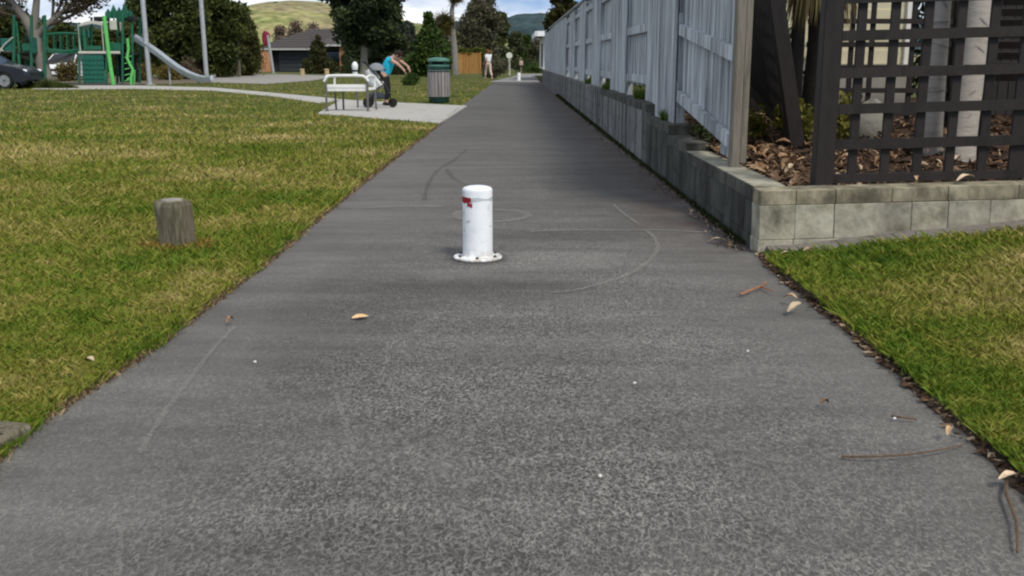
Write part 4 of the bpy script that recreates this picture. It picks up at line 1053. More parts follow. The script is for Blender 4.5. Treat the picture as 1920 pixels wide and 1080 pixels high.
# ================================================================ people
skin_m = mat('skin', [(.42, .25, .18), (.52, .32, .24)], 14, .55, .05)
def person(label, loc, rotz, J, cloth, hairc, sc=1.0, group=None):
    """J: joints in metres, figure faces +x; limbs given as left/right lists"""
    t = thing('person', label, 'person', loc, rotz, group)
    v = {k: Vector(p)*sc for k, p in J.items()}
    names, rad, edges = [], [], []
    def add(n, r, fr=None):
        names.append(n); rad.append(r*sc)
        if fr: edges.append((names.index(fr), names.index(n)))
    add('pelvis', .135); add('waist', .115, 'pelvis'); add('chest', .14, 'waist'); add('neck0', .075, 'chest'); add('neck', .05, 'neck0'); add('head', .085, 'neck'); add('crown', .07, 'head')
    for s in 'lr':
        add('sh'+s, .058, 'chest'); add('el'+s, .040, 'sh'+s); add('wr'+s, .026, 'el'+s); add('ha'+s, .032, 'wr'+s)
        add('hip'+s, .088, 'pelvis'); add('kn'+s, .056, 'hip'+s); add('an'+s, .036, 'kn'+s); add('to'+s, .034, 'an'+s)
    me = skin([v[n] for n in names], edges, rad, 'body', skin_m, 2)
    b = bmesh.new(); b.from_mesh(me); ex = MB()
    fw = (v['face']-v['head']).normalized(); upv = (v['crown']-v['neck']).normalized(); sd_ = upv.cross(fw)
    hc = v['head'].lerp(v['crown'], .35); hr = .098*sc
    Mh = Matrix((fw, sd_, upv)).transposed()
    ex.ell(hc, (hr*1.0, hr*.82, hr*1.2), 12, 8, Mh)
    ex.ell(hc+fw*hr*1.02-upv*hr*.1, (hr*.2, hr*.14, hr*.22), 6, 5, Mh)               # nose
    ex.ell(hc+fw*hr*.80-upv*hr*.55, (hr*.16, hr*.3, hr*.07), 6, 4, Mh)               # mouth
    for q in (-1, 1):
        ex.ell(hc+sd_*q*hr*.84, (hr*.2, hr*.08, hr*.28), 6, 5, Mh)                   # ears
    for s in 'lr':                                                                   # five fingers, each its own bent chain
        hd = (v['ha'+s]-v['wr'+s]).normalized(); x = hd.cross(Vector((0, 0, 1)) if abs(hd.z) < .9 else Vector((1, 0, 0))).normalized(); z = x.cross(hd)
        for i, L_ in enumerate((.07, .08, .075, .058)):
            p0 = v['ha'+s]+x*(.024-.016*i)*sc; d2 = (hd*.8-z*.55).normalized()
            ex.tube([p0-hd*.02*sc, p0+hd*L_*.5*sc, p0+(hd*L_*.5+d2*L_*.5)*sc], [.009*sc, .008*sc, .006*sc], 6)
        p0 = v['wr'+s].lerp(v['ha'+s], .5)+x*.03*sc; ex.tube([p0, p0+(x*.6+hd*.6)*.035*sc, p0+(x*.5+hd)*.055*sc], [.011*sc, .009*sc, .007*sc], 6)
    tmp = ex.mesh('x', None, True); b.from_mesh(tmp); b.to_mesh(me); b.free(); bpy.data.meshes.remove(tmp)
    me.polygons.foreach_set('use_smooth', [True]*len(me.polygons))
    obj('body', me, t)
    eye = MB(); [eye.ell(hc+fw*hr*.9+sd_*q*hr*.34+upv*hr*.1, (hr*.1, hr*.16, hr*.1), 6, 5, Mh) for q in (-1, 1)]
    part('eyes', eye, mat('eye_dark', [(.02, .015, .01), (.05, .04, .03)], 20, .3, 0), t, True)
    # hair: cap over crown and back of the head
    hb_ = MB().ell(hc-fw*hr*.18+upv*hr*.22, (hr*1.05, hr*.96, hr*1.14), 12, 8, Mh)
    if hairc[1]: hb_.tube([hc-fw*hr*.8+upv*hr*.3, hc-fw*hr*1.35-upv*hr*.2, hc-fw*hr*1.25-upv*hr*1.4], [hr*.45, hr*.42, hr*.12], 8)
    part('hair', hb_, hairc[0], t, True)
    def garment(name, chain, m, g):
        ns = []; ed = []; rr = []
        for a, b_, q, r in chain:                 # from joint, to joint, fraction along, radius
            key = (a, b_, q)
            ns.append(v[a].lerp(v[b_], q)); rr.append((r+g)*sc)
        return ns, rr
    tm, sleeve, bm_, legfrac, shoe = cloth
    P0 = [v['pelvis'].lerp(v['waist'], .1), v['waist'], v['chest'], v['neck0']]; r0 = [.155, .138, .152, .085]; E0 = [(0, 1), (1, 2), (2, 3)]
    for s in 'lr':
        i = len(P0); P0 += [v['sh'+s], v['sh'+s].lerp(v['el'+s], min(sleeve, 1.0))]; r0 += [.070, .056]; E0 += [(2, i), (i, i+1)]
        if sleeve > 1: P0.append(v['el'+s].lerp(v['wr'+s], sleeve-1)); r0.append(.042); E0.append((i+1, i+2))
    obj('top', skin(P0, E0, [r*sc for r in r0], 'top', tm, 2), t)
    P0 = [v['waist'].lerp(v['pelvis'], .35), v['pelvis']]; r0 = [.126, .150]; E0 = [(0, 1)]
    for s in 'lr':
        i = len(P0); P0 += [v['hip'+s], v['hip'+s].lerp(v['kn'+s], min(1, legfrac))]; r0 += [.104, .07]; E0 += [(1, i), (i, i+1)]
        if legfrac > 1: P0.append(v['kn'+s].lerp(v['an'+s], legfrac-1)); r0.append(.05); E0.append((i+1, i+2))
    obj('trousers', skin(P0, E0, [r*sc for r in r0], 'trousers', bm_, 2, 1), t)
    for s in 'lr':
        d = (v['to'+s]-v['an'+s]); d.z = 0; d.normalize(); c = v['an'+s]+d*.06*sc; c.z = min(v['an'+s].z, v['to'+s].z)-.005*sc
        a = math.atan2(d.y, d.x); sh = MB().ell(c, (.135*sc, .052*sc, .050*sc), 10, 6, Matrix.Rotation(a, 3, 'Z'))
        part('shoe', sh, shoe, t, True)
    return t
def cl(name, c, k=.15): return mat(name, [tuple(x*(1-k) for x in c), c], 6, .85, .15)
# woman walking away to the left far up the lawn edge
J = dict(pelvis=(0, 0, .92), waist=(.0, 0, 1.06), chest=(.01, 0, 1.24), neck0=(.01, 0, 1.40), neck=(.02, 0, 1.45), head=(.04, 0, 1.53), crown=(.04, 0, 1.64), face=(.14, 0, 1.53),
         shl=(.0, .17, 1.37), ell=(-.10, .22, 1.12), wrl=(.06, .24, .93), hal=(.10, .24, .86), shr=(.0, -.17, 1.37), elr=(.12, -.22, 1.14), wrr=(.30, -.20, 1.02), har=(.38, -.18, .99),
         hipl=(0, .09, .88), knl=(.20, .09, .50), anl=(.26, .09, .10), tol=(.38, .09, .05), hipr=(0, -.09, .88), knr=(-.08, -.09, .49), anr=(-.33, -.09, .13), tor=(-.25, -.09, .05))
wl = G(916, 148.5)
person('woman in white top and pale pink trousers walking beside the far path', (wl.x, wl.y, .012), R(115), J,
       (cl('white_top', (.72, .76, .78)), .6, cl('pale_pink_trousers', (.66, .50, .44)), 1.85, cl('pale_shoe', (.5, .42, .36))), (cl('auburn_hair', (.20, .06, .03)), True), .98)
# person leaning forward over the pushchair, arms reaching right
sh_ = 1.11
J = dict(pelvis=(0, 0, .70), waist=(.05, 0, .82), chest=(.13, 0, .98), neck0=(.20, 0, 1.10), neck=(.24, 0, 1.13), head=(.31, 0, 1.155), crown=(.40, 0, 1.20), face=(.34, 0, 1.06),
         shl=(.16, .15, 1.08), ell=(.38, .18, 1.03), wrl=(.54, .15, .92), hal=(.58, .14, .85), shr=(.16, -.15, 1.09), elr=(.37, -.18, .98), wrr=(.50, -.16, .86), har=(.54, -.15, .80),
         hipl=(-.01, .085, .66), knl=(.07, .10, .36), anl=(-.02, .10, .09), tol=(.10, .10, .04), hipr=(-.01, -.085, .66), knr=(.10, -.10, .37), anr=(.07, -.10, .09), tor=(.19, -.10, .04))
pp = G(722, 200)
person('person in turquoise top and black trousers leaning forward with arms reaching down', (pp.x, pp.y, .03), R(-8), J,
       (cl('turquoise_top', (.02, .50, .72)), .35, cl('black_trousers', (.012, .012, .014)), 1.9, cl('black_shoe', (.01, .01, .012))), (cl('dark_brown_hair', (.02, .012, .009)), False), 1.0)
# pushchair between the bench and the person
pc = G(716, 204)
blackp = mat('black_frame', [(.008, .008, .009), (.018, .018, .02)], 8, .4, .05)
tyre_m = mat('black_rubber', [(.008, .008, .008), (.02, .02, .02)], 30, .85, .2)
hub_m = mat('grey_hub', [(.25, .25, .27), (.35, .35, .37)], 9, .4, .05, metal=.6)
palegrey = cl('pale_grey_hood', (.22, .24, .26)); darktrim = cl('dark_trim', (.05, .06, .08)); wcloth = cl('white_liner', (.72, .74, .74))
t = thing('pushchair', 'black framed three wheel pushchair with pale hood standing beside the white bench', 'pushchair', (pc.x, pc.y, .03), R(4))
def wheel(c, r):
    wv = part('wheel', MB().lathe([(r*.72, -.022), (r*.95, -.024), (r, -.012), (r, .012), (r*.95, .024), (r*.72, .022)], 20, c, 'y'), tyre_m, t, True)
    part('rim', MB().lathe([(r*.74, -.012), (r*.74, .012)], 16, c, 'y'), hub_m, wv, True)
    part('hub', MB().lathe([(.02, -.03), (.02, .03)], 10, c, 'y'), blackp, wv, True)
wheel((.25, 0, .105), .105); wheel((-.30, -.24, .115), .115); wheel((-.30, .24, .115), .115)
for s in (-1, 1):
    part('frame_tube', MB().tube([(.25, .03*s, .105), (.16, .10*s, .33), (.08, .20*s, .50), (-.14, .22*s, .78), (-.34, .22*s, 1.0)], .016, 8), blackp, t, True)
    part('frame_tube', MB().tube([(-.30, .24*s, .115), (-.10, .22*s, .42), (.08, .21*s, .52)], .014, 8), blackp, t, True)
part('handle', MB().tube([(-.34, -.22, 1.0), (-.40, -.18, 1.03), (-.40, .18, 1.03), (-.34, .22, 1.0)], .018, 8), blackp, t, True)
part('seat', MB().tube([(.06, 0, .52), (-.08, 0, .50), (-.16, 0, .60), (-.26, 0, .86)], [.05, .14, .15, .11], 12), wcloth, t, True)
mb = MB().ell((-.10, 0, .84), (.19, .20, .16), 16, 10); mb.v = [(x, y, max(z, .83)) for x, y, z in mb.v]
part('hood', mb, palegrey, t, True)
part('hood_trim', MB().tube([(.09, -.2, .83), (.095, -.1, .86), (.095, .1, .86), (.09, .2, .83)], .016, 8), darktrim, t, True)
part('basket', MB().box((-.10, 0, .27), (.34, .30, .14), None, .03), darktrim, t)
part('footrest', MB().box((.17, 0, .30), (.12, .22, .02)), blackp, t)

# ================================================================ playground
dg_m = mat('dark_green_paint', [(.012, .095, .052), (.020, .13, .075)], 6, .5, .05)
tg_m = mat('teal_green_panel', [(.012, .10, .078), (.022, .14, .105)], 4, .5, .05)
lime_m = mat('lime_green_paint', [(.10, .42, .10), (.14, .52, .14)], 6, .45, .05)
cream_p = mat('cream_plastic', [(.42, .42, .36), (.52, .52, .45)], 5, .6, .05)
steel_m = mat('galvanised_steel', [(.36, .38, .39), (.46, .48, .49)], 6, .45, .05, metal=.35)
slide_m = mat('steel_slide', [(.40, .44, .48), (.50, .54, .58)], 5, .38, .05, metal=.25)
blackpl = mat('black_plastic', [(.006, .006, .007), (.014, .014, .015)], 8, .5, .05)
PY = 46.0
L0 = P(195, 158, PY); L0.z = .025
t = thing('play_tower', 'green playground tower with cream arch window, lattice panel and steel slide', 'playground', tuple(L0))
def q(px, py, dy=0.0):
    v = P(px, py, PY+dy); return Vector((v.x-L0.x, dy, v.z-.025))
def bx(name, x0, y0, x1, y1, dy, dep, m, bev=.02):
    a, b_ = q(x0, y0, 0), q(x1, y1, 0)
    return part(name, MB().box(((a.x+b_.x)/2, dy, (a.z+b_.z)/2), (abs(b_.x-a.x), dep, abs(b_.z-a.z)), None, bev), m, t)
def tb_(name, pix, r, m, dy=0.0):
    return part(name, MB().tube([q(a, b_)+Vector((0, dy, 0)) for a, b_ in pix], r, 8), m, t, True)
for px in (149, 200): tb_('post', [(px, 158), (px, 42)], .055, dg_m, .0)
for px in (150, 200, 243): tb_('post', [(px, 157), (px, 30)], .055, dg_m, 1.25)
tb_('post', [(229, 157), (229, 20)], .05, dg_m, .05); tb_('post', [(243, 157), (241, 30)], .05, dg_m, .4)
part('deck', MB().box((q(172, 99).x, .62, q(172, 99).z-.04), (1.32, 1.3, .08)), blackpl, t)
part('deck', MB().box((q(222, 99).x, .62, q(222, 99).z-.04), (.95, 1.2, .08)), blackpl, t)
pn = bx('lattice_panel', 152, 103, 198, 156, .0, .05, tg_m)
for k in range(1, 6):
    a = q(152+46*k/6, 105); b_ = q(152+46*k/6, 154); part('lattice_bar', MB().bar(a+Vector((0, -.04, 0)), b_+Vector((0, -.04, 0)), .035, .03, (0, 1, 0)), dg_m, pn)
    a = q(154, 103+53*k/6); b_ = q(196, 103+53*k/6); part('lattice_bar', MB().bar(a+Vector((0, -.045, 0)), b_+Vector((0, -.045, 0)), .035, .03), dg_m, pn)
bx('trim_board', 147, 96, 226, 101, -.03, .07, cream_p)
bx('window_post', 146, 46, 152, 96, -.02, .08, cream_p); bx('window_post', 190, 46, 196, 96, -.02, .08, cream_p)
part('window_arch', MB().prism([(q(a, 0).x, q(0, b_).z) for a, b_ in [(143, 50), (145, 45), (160, 40), (170, 38.5), (180, 40), (196, 45), (198, 50), (180, 46), (170, 44.5), (160, 46)]], -.05, .03), cream_p, t)
wp = bx('window_panel', 153, 52, 163, 94, .02, .04, dg_m); bx('window_sill', 163, 86, 190, 94, .02, .04, dg_m); bx('window_panel', 163, 52, 168, 70, .02, .04, tg_m)
bx('side_panel', 203, 38, 218, 56, .1, .05, cream_p); bx('side_panel', 219, 41, 226, 58, .3, .05, cream_p)
bx('guard_panel', 202, 80, 226, 96, .12, .05, dg_m); bx('guard_panel', 208, 58, 216, 82, 1.2, .05, dg_m)
bx('back_panel', 203, 104, 243, 155, 1.1, .05, blackpl)
bx('roof_edge', 174, 31, 198, 40, .3, .5, blackpl); bx('roof_edge', 234, 30, 247, 38, .5, .5, blackpl)
for k, (px, py, h_) in enumerate([(198, 30, 14), (206, 30, 22), (214, 30, 18), (222, 28, 24), (229, 30, 14), (218, 34, 12), (203, 36, 10)]):
    part('leaf_roof', MB().prism([(q(px-5, 0).x, q(0, py+4).z), (q(px+5, 0).x, q(0, py+4).z), (q(px+6, 0).x, q(0, py-h_*.5).z), (q(px+1, 0).x, q(0, py-h_).z), (q(px-5, 0).x, q(0, py-h_*.4).z)], .1+.16*k, .15+.16*k), dg_m, t)
tb_('climbing_pole', [(197, 30), (201, 60), (205, 95), (210, 130), (215, 159)], .085, lime_m, -.12)
tb_('spiral_climber', [(239, 72), (241, 92), (238, 108), (243, 120), (249, 130), (246, 145), (246, 159)], .06, lime_m, .0)
tb_('spiral_climber', [(236, 150), (242, 145), (250, 132), (249, 158)], .045, lime_m, .15)
for k in range(5): tb_('rung', [(233, 108+11*k), (246, 105+11*k)], .022, lime_m, .05)
# slide: dished chute with raised sides, seen from the side
sp = [(238, 70), (250, 76), (268, 89), (288, 103), (306, 117), (325, 131), (345, 142), (362, 148.5), (376, 151), (388, 149)]
mid = [(q(a, b_).x, q(a, b_).z) for a, b_ in sp]
vs, fs = [], []
sec = [(-.31, .20), (-.25, .19), (-.23, .03), (0, -.02), (.23, .03), (.25, .19), (.31, .20), (.30, .15), (.20, -.06), (-.20, -.06), (-.30, .15)]
for x, z in mid:
    for dy_, dz in sec: vs.append((x, .75+dy_, z-.04+dz))
n = len(sec)
for i in range(len(mid)-1):
    for k in range(n): fs.append((i*n+k, i*n+(k+1) % n, (i+1)*n+(k+1) % n, (i+1)*n+k))
fs += [tuple(range(n)), tuple((len(mid)-1)*n+k for k in range(n))]
sl_ = part('slide', MB().add(vs, fs), slide_m, t)
part('slide_leg', MB().tube([(mid[7][0], .75, 0), (mid[7][0], .75, mid[7][1]-.1)], .04, 8), steel_m, sl_, True)
part('slide_leg', MB().tube([(mid[4][0], .75, 0), (mid[4][0], .75, mid[4][1]-.1)], .04, 8), steel_m, sl_, True)
# arched bridge to the second tower
def arch(y0, sag, dy): return [(84+ (149-84)*k/8, y0 + sag*math.sin(math.pi*k/8)) for k in range(9)], dy
for dyy in (.15, 1.0):
    for y0, sg in ((64, -2), (92, 4)):
        tb_('bridge_rail', arch(y0, sg, 0)[0], .05, dg_m, dyy)
    for k in range(6):
        px = 86+12.2*k; tb_('bridge_baluster', [(px, 63), (px, 94)], .028, dg_m, dyy)
vs = arch(96, 4, 0)[0]; mb = MB()
for a, b_ in zip(vs, vs[1:]): part('bridge_plank', MB().bar(q(*a)+Vector((0, .58, 0)), q(*b_)+Vector((0, .58, 0)), .9, .05), dg_m, t)
for px, dyy in ((26, 0), (58, 0.05), (82, .1), (26, 1.2), (58, 1.2)): tb_('post', [(px, 160), (px, 28)], .07, dg_m, dyy)
bx('guard_panel', 28, 40, 38, 100, .02, .05, dg_m); bx('guard_panel', 0, 72, 24, 96, .02, .05, tg_m); bx('guard_panel', 40, 82, 56, 96, .02, .05, dg_m)
bx('deck', -10, 97, 62, 101, .6, 1.2, blackpl); bx('panel', 31, 100, 42, 156, .02, .05, dg_m); bx('guard_panel', 60, 70, 64, 100, .3, .8, tg_m)
tb_('net_rope', [(0, 100), (10, 84), (26, 70)], .03, cream_p, -.1); tb_('net_rope', [(-8, 84), (8, 96)], .03, cream_p, -.1)
for i, (px, yb, Y, lab) in enumerate([(281, 160, 44.5, 'left of two tall galvanised poles standing before the slide'), (388, 152.5, 52, 'right tall galvanised pole at the foot of the slide')]):
    v = G(px, yb); k = thing('steel_pole', lab, 'pole', (v.x, v.y, .02), 0, 'tall steel poles in the playground')
    rr = .11 if i == 0 else .115
    part('pole', MB().tube([(0, 0, 0), (-.05, 0, 4), (-.1, 0, 7.2)], [rr, rr*.95, rr*.85], 14), steel_m, k, True)
    part('base_plate', MB().lathe([(rr*1.9, 0), (rr*1.9, .03), (rr*1.2, .04)], 14), steel_m, k)

# ================================================================ parked cars
glass_m = mat('car_glass', [(.010, .012, .014), (.02, .022, .026)], 2, .08, 0, spec=.6)
lamp_m = mat('headlamp', [(.7, .72, .75), (.85, .87, .9)], 12, .15, 0)
alloy_m = mat('alloy_rim', [(.30, .30, .30), (.42, .42, .42)], 8, .35, .05, metal=.6)
def car(label, loc, rot, paint):
    t = thing('parked_car', label, 'car', loc, rot)
    prof = [(-2.12, .35), (-2.15, .62), (-2.02, .93), (-1.2, .98), (.9, .96), (1.75, .84), (2.08, .70), (2.14, .52), (2.10, .28)]
    low = [(1.70, .26)] + [(1.33+.37*math.cos(R(a)), .30+.37*math.sin(R(a))) for a in range(0, 181, 20)] + [(-1.0+0, .26)][:0] + [(.93, .24), (-.93, .24)] + [(-1.33+.37*math.cos(R(a)), .30+.37*math.sin(R(a))) for a in range(0, 181, 20)] + [(-1.72, .28)]
    pl = prof + low; n = len(pl); vs, fs = [], []
    for yy_, s_ in ((-.86, .985), (-.80, 1.0), (-.2, 1.0), (.2, 1.0), (.80, 1.0), (.86, .985)):
        vs += [(x*s_, yy_, .3+(z-.3)*s_+(.015 if abs(yy_) < .3 and z > .6 else 0)) for x, z in pl]
    for i in range(5):
        for k in range(n): fs.append((i*n+k, i*n+(k+1) % n, (i+1)*n+(k+1) % n, (i+1)*n+k))
    fs += [tuple(range(n)), tuple(5*n+k for k in range(n))]
    body = part('body', MB().add(vs, fs), paint, t, True)
    cab = [(-1.95, .95), (-1.35, 1.38), (-.2, 1.44), (.35, 1.38), (1.05, .95)]
    vs = [(x, -.74+.14*(z-.95)/.5, z) for x, z in cab]+[(x, .74-.14*(z-.95)/.5, z) for x, z in cab]; m_ = len(cab)
    part('cabin', MB().add(vs, [tuple(range(m_)), tuple(range(2*m_-1, m_-1, -1))]+[(i, i+m_, (i+1) % m_+m_, (i+1) % m_) for i in range(m_)]), glass_m, t)
    part('roof', MB().box((-.45, 0, 1.42), (1.35, 1.16, .05), None, .02), paint, t)
    for s in (-1, 1):
        for a, b_ in (((1.02, .96), (.34, 1.39)), ((-.42, .96), (-.38, 1.43)), ((-1.92, .96), (-1.35, 1.39))):
            part('pillar', MB().bar((a[0], s*.745, a[1]), (b_[0], s*.62, b_[1]), .05, .03), paint, t)
        part('headlight', MB().ell((2.0, s*.62, .68), (.12, .17, .07), 10, 6), lamp_m, t, True)
        part('mirror', MB().ell((.85, s*.95, 1.0), (.07, .10, .06), 8, 6), paint, t, True)
        for x in (1.33, -1.33):
            wv = part('wheel', MB().lathe([(.2, -.09), (.30, -.1), (.32, -.07), (.32, .07), (.30, .1), (.2, .09)], 22, (x, s*.77, .32), 'y'), tyre_m, t, True)
            rim = MB().lathe([(.19, -.06), (.205, -.095), (.21, -.06)], 18, (x, s*.77, .32), 'y') if False else MB()
            rim.lathe([(.07, -.10), (.07, .10)], 10, (x, s*.77, .32), 'y')
            for k in range(6):
                a = R(60*k); rim.bar((x, s*.86, .32), (x+.205*math.cos(a), s*.86, .32+.205*math.sin(a)), .05, .03, (0, 1, 0))
            rim.lathe([(.205, -.095), (.215, -.1), (.215, .1), (.205, .095)], 18, (x, s*.77, .32), 'y')
            part('rim', rim, alloy_m, wv)
    part('grille', MB().box((2.115, 0, .56), (.05, .9, .15), None, .02), blackpl, t)
    part('bumper', MB().box((2.10, 0, .36), (.10, 1.5, .14), None, .04), blackpl if paint.name.startswith('white') else paint, t)
    if paint.name.startswith('white'): part('number_plate', MB().box((2.16, 0, .40), (.012, .5, .10)), lamp_m, t)
    return t
navy = mat('dark_car_paint', [(.010, .011, .016), (.016, .017, .024)], 2, .25, 0, spec=.5)
whitep = mat('white_car_paint', [(.72, .73, .74), (.78, .79, .8)], 2, .3, 0, spec=.5)
v = G(10, 167.5); car('dark navy parked car cut by the left frame edge beside the playground', (v.x-1.33, v.y+.85, 0), 0, navy)
v = G(100, 152); car('white parked car facing the camera half hidden behind the grey tree trunk', (v.x, v.y+2.1, 0), R(-90), whitep)

# ================================================================ small posts and signs
def post(lab, px, pyb, pyt, r, m, cat='post', name='timber_post', taper=.9, group=None, lean=0.0):
    v = G(px, pyb); h_ = P(px, pyt, v.y).z; t = thing(name, lab, cat, (v.x, v.y, 0), 0, group)
    part('post', MB().tube([(0, 0, -.02), (lean*.5, 0, h_*.5), (lean, 0, h_)], [r, r*.95, r*taper], 10), m, t, True); return t, v, h_
polewood = mat('pole_timber', [(.13, .115, .085), (.23, .20, .15)], 4, .9, .5, (1, 1, .2))
t, v, h_ = post('tall slim timber pole beside the blue board', 449, 145, 17, .11, polewood, name='timber_pole', cat='pole')
part('cap', MB().lathe([(.13, h_-.03), (.13, h_+.14), (.04, h_+.2)], 10), blackpl, t)
t, v, h_ = post('small blue noticeboard on a pale post left of the timber pole', 415, 144, 108, .09, polewood, name='notice_board', cat='noticeboard')
part('post', MB().tube([(1.05, 0, -.02), (1.05, 0, h_*.75)], .08, 8), polewood, t, True)
part('board', MB().box((.60, -.04, h_-.22), (1.2, .05, .34), None, .02), mat('blue_board', [(.02, .05, .12), (.03, .07, .16)], 4, .6, .05), t)
t, v, h_ = post('grey lamp post topped with a dark red banner before the house', 513, 137, 66, .12, steel_m, name='banner_post', cat='post', lean=-.35)
part('banner', MB().ell((-.55, 0, h_-.25), (.30, .10, .62), 12, 9).ell((-.40, .02, h_-.05), (.26, .08, .34), 10, 7).ell((-.60, .02, h_-.62), (.18, .07, .30), 10, 7), mat('red_banner', [(.16, .012, .03), (.26, .03, .05)], 2.5, .7, .2), t)
part('banner_arm', MB().tube([(-.9, 0, h_+.14), (-.25, 0, h_+.14)], .03, 6), steel_m, t, True)
stw = mat('pale_cut_timber', [(.36, .27, .14), (.48, .38, .22)], 8, .9, .3)
for px, lab in ((567, 'pale timber bollard in front of the garage'), (613, 'pale timber bollard by the right brick pier of the house')):
    t, v, h_ = post(lab, px, 143, 131, .17, stw, cat='bollard', name='timber_bollard', group='pale timber bollards by the gravel')
    part('cap', MB().lathe([(.17, h_-.01), (.18, h_+.03), (.12, h_+.07)], 10), stw, t)
v = G(666, 143); t = thing('marker_post', 'rounded white marker post behind the bench', 'post', (v.x, v.y, 0))
part('post', MB().lathe([(.18, 0), (.19, .5), (.22, .62), (.20, .80), (.10, .95), (.01, .98)], 14), white_m, t, True)
part('band', MB().lathe([(.195, .30), (.20, .32), (.20, .42), (.195, .44)], 14), darktrim, t)
v = G(955, 141); t = thing('path_sign', 'round pale sign on a slim post beside the far end of path', 'sign', (v.x, v.y, 0))
h_ = P(955, 104, v.y).z
part('post', MB().tube([(0, 0, 0), (0, 0, h_)], .075, 8), mat('pale_post', [(.40, .40, .34), (.5, .5, .43)], 5, .7, .1), t, True)
part('sign_disc', MB().lathe([(.22, -.03), (.22, .03)], 20, (0, -.09, h_), 'y'), cl('pale_sign', (.66, .68, .58)), t)
v = G(977, 139.5); t = thing('letterbox', 'small pinkish letterbox across the far road', 'letterbox', (v.x, v.y, .02))
part('post', MB().box((0, 0, .35), (.10, .10, .7)), polewood, t); part('box', MB().box((0, 0, .82), (.30, .40, .36), None, .05), cl('pink_box', (.46, .34, .30)), t)
# orange timber fence
v0, v1 = G(850, 139), G(901, 139)
orange_m = mat('new_orange_timber', [(.28, .135, .035), (.40, .21, .065), (.34, .17, .05)], 4, .8, .3, (1.5, 1, .25), rand=.14)
t = thing('panel_fence', 'short orange timber panel fence with ivy on top near the walking woman', 'fence', ((v0.x+v1.x)/2, v0.y, 0))
hh = P(850, 99, v0.y).z; wd_ = v1.x-v0.x; n = 22
for k in range(n): part('board', MB().box((-wd_/2+wd_*(k+.5)/n, 0, hh/2+.02), (wd_/n-.012, .025, hh-.04), None, .004), orange_m, t)
for z in (.3, hh-.3): part('rail', MB().box((0, .04, z), (wd_, .05, .09)), orange_m, t)
for x in (-wd_/2, 0, wd_/2): part('post', MB().box((x, -.035, hh/2+.03), (.12, .04, hh+.06), None, .01), orange_m, t)
iv = leafmat('ivy', [(.05, .075, .012), (.10, .12, .025), (.16, .16, .04)])
tag(leaf_cloud('ivy', [(v0.x+wd_*(k+.5)/9, v0.y+.25, hh+.08+.1*math.sin(k)) for k in range(11)], [(.5, .35, .3)]*11, 1600, .10, iv), 'yellow green ivy spilling over the orange timber fence', 'ivy')
# ================================================================ house with garage
HY = 100.0
rooft = mat('dark_roof_tile', [(.050, .045, .043), (.075, .066, .064), (.06, .054, .052)], 3, .85, .4, (1, 1, 1))
wallb = mat('charcoal_wall', [(.018, .018, .02), (.03, .03, .033)], 2, .8, .1)
gar_m = mat('charcoal_garage_door', [(.030, .034, .040), (.042, .047, .054)], 1.5, .55, .05)
brick_m = mat('orange_brick', [(.36, .165, .08), (.47, .235, .125), (.30, .13, .065)], 6, .9, .3)
gut = mat('pale_gutter', [(.42, .42, .40), (.5, .5, .48)], 3, .5, .05)
c0 = P(565, 133, HY); t = thing('house', 'low brick house with dark hipped roof and charcoal garage door', 'house', (c0.x, HY, -.02))
def h(px, py): v = P(px, py, HY); return v.x-c0.x, v.z
ez = h(0, 91)[1]; rz = h(0, 51)[1]
xl, xr = h(468, 0)[0], h(600, 0)[0]; ra, rb = h(566, 0)[0], h(602, 0)[0]
def hip(name, x0, x1, y0, y1, z0, z1, r0, r1, m, parent, ym=None):
    ym = (y0+y1)/2 if ym is None else ym
    vs = [(x0, y0, z0), (x1, y0, z0), (x1, y1, z0), (x0, y1, z0), (r0, ym, z1), (r1, ym, z1), (x0, y0, z0-.12), (x1, y0, z0-.12), (x1, y1, z0-.12), (x0, y1, z0-.12)]
    return part(name, MB().add(vs, [(0, 1, 5, 4), (1, 2, 5), (2, 3, 4, 5), (3, 0, 4), (0, 6, 7, 1), (1, 7, 8, 2), (2, 8, 9, 3), (3, 9, 6, 0), (6, 9, 8, 7)]), m, parent)
rf = hip('roof', xl, h(655, 0)[0], -.5, 11, ez, rz, ra, rb, rooft, t, 4.2)
hip('roof', h(596, 0)[0], h(662, 0)[0], -1.6, 5, h(0, 83)[1], h(0, 68)[1]+.3, h(622, 0)[0], h(632, 0)[0], rooft, t, 2)
for k in range(9):
    u = k/9; part('ridge_course', MB().bar((xl+(ra-xl)*u+.1, -.5+4.7*u-.02, ez+(rz-ez)*u+.02), (h(655, 0)[0]+(rb-h(655, 0)[0])*u-.1, -.5+4.7*u-.02, ez+(rz-ez)*u+.02), .05, .03), rooft, rf)
part('wall', MB().box((h(563, 0)[0], 5.3, ez/2), (h(650, 0)[0]-h(482, 0)[0], 9.8, ez)), wallb, t)
for a, b_ in ((486, 503), (637, 653)): part('brick_pier', MB().box(((h(a, 0)[0]+h(b_, 0)[0])/2, -.1 if a < 500 else -.9, (ez if a < 500 else h(0, 82)[1])/2), (h(b_, 0)[0]-h(a, 0)[0], .8, (ez if a < 500 else h(0, 82)[1])), None, .01), brick_m, t)
gd = part('garage_door', MB().box((h(547, 0)[0], .35, h(0, 100)[1]/2), (h(578, 0)[0]-h(516, 0)[0], .1, h(0, 100)[1])), gar_m, t)
for k in range(5): part('door_panel', MB().box((h(547, 0)[0], .28, .2+.38*k), (h(577, 0)[0]-h(517, 0)[0], .05, .34), None, .02), gar_m, gd)
part('gutter', MB().box((h(530, 0)[0], -.55, ez-.05), (h(594, 0)[0]-xl, .12, .13)), gut, t); part('gutter', MB().box((h(624, 0)[0], -1.65, h(0, 84)[1]-.05), (h(655, 0)[0]-h(598, 0)[0], .12, .16)), gut, t)
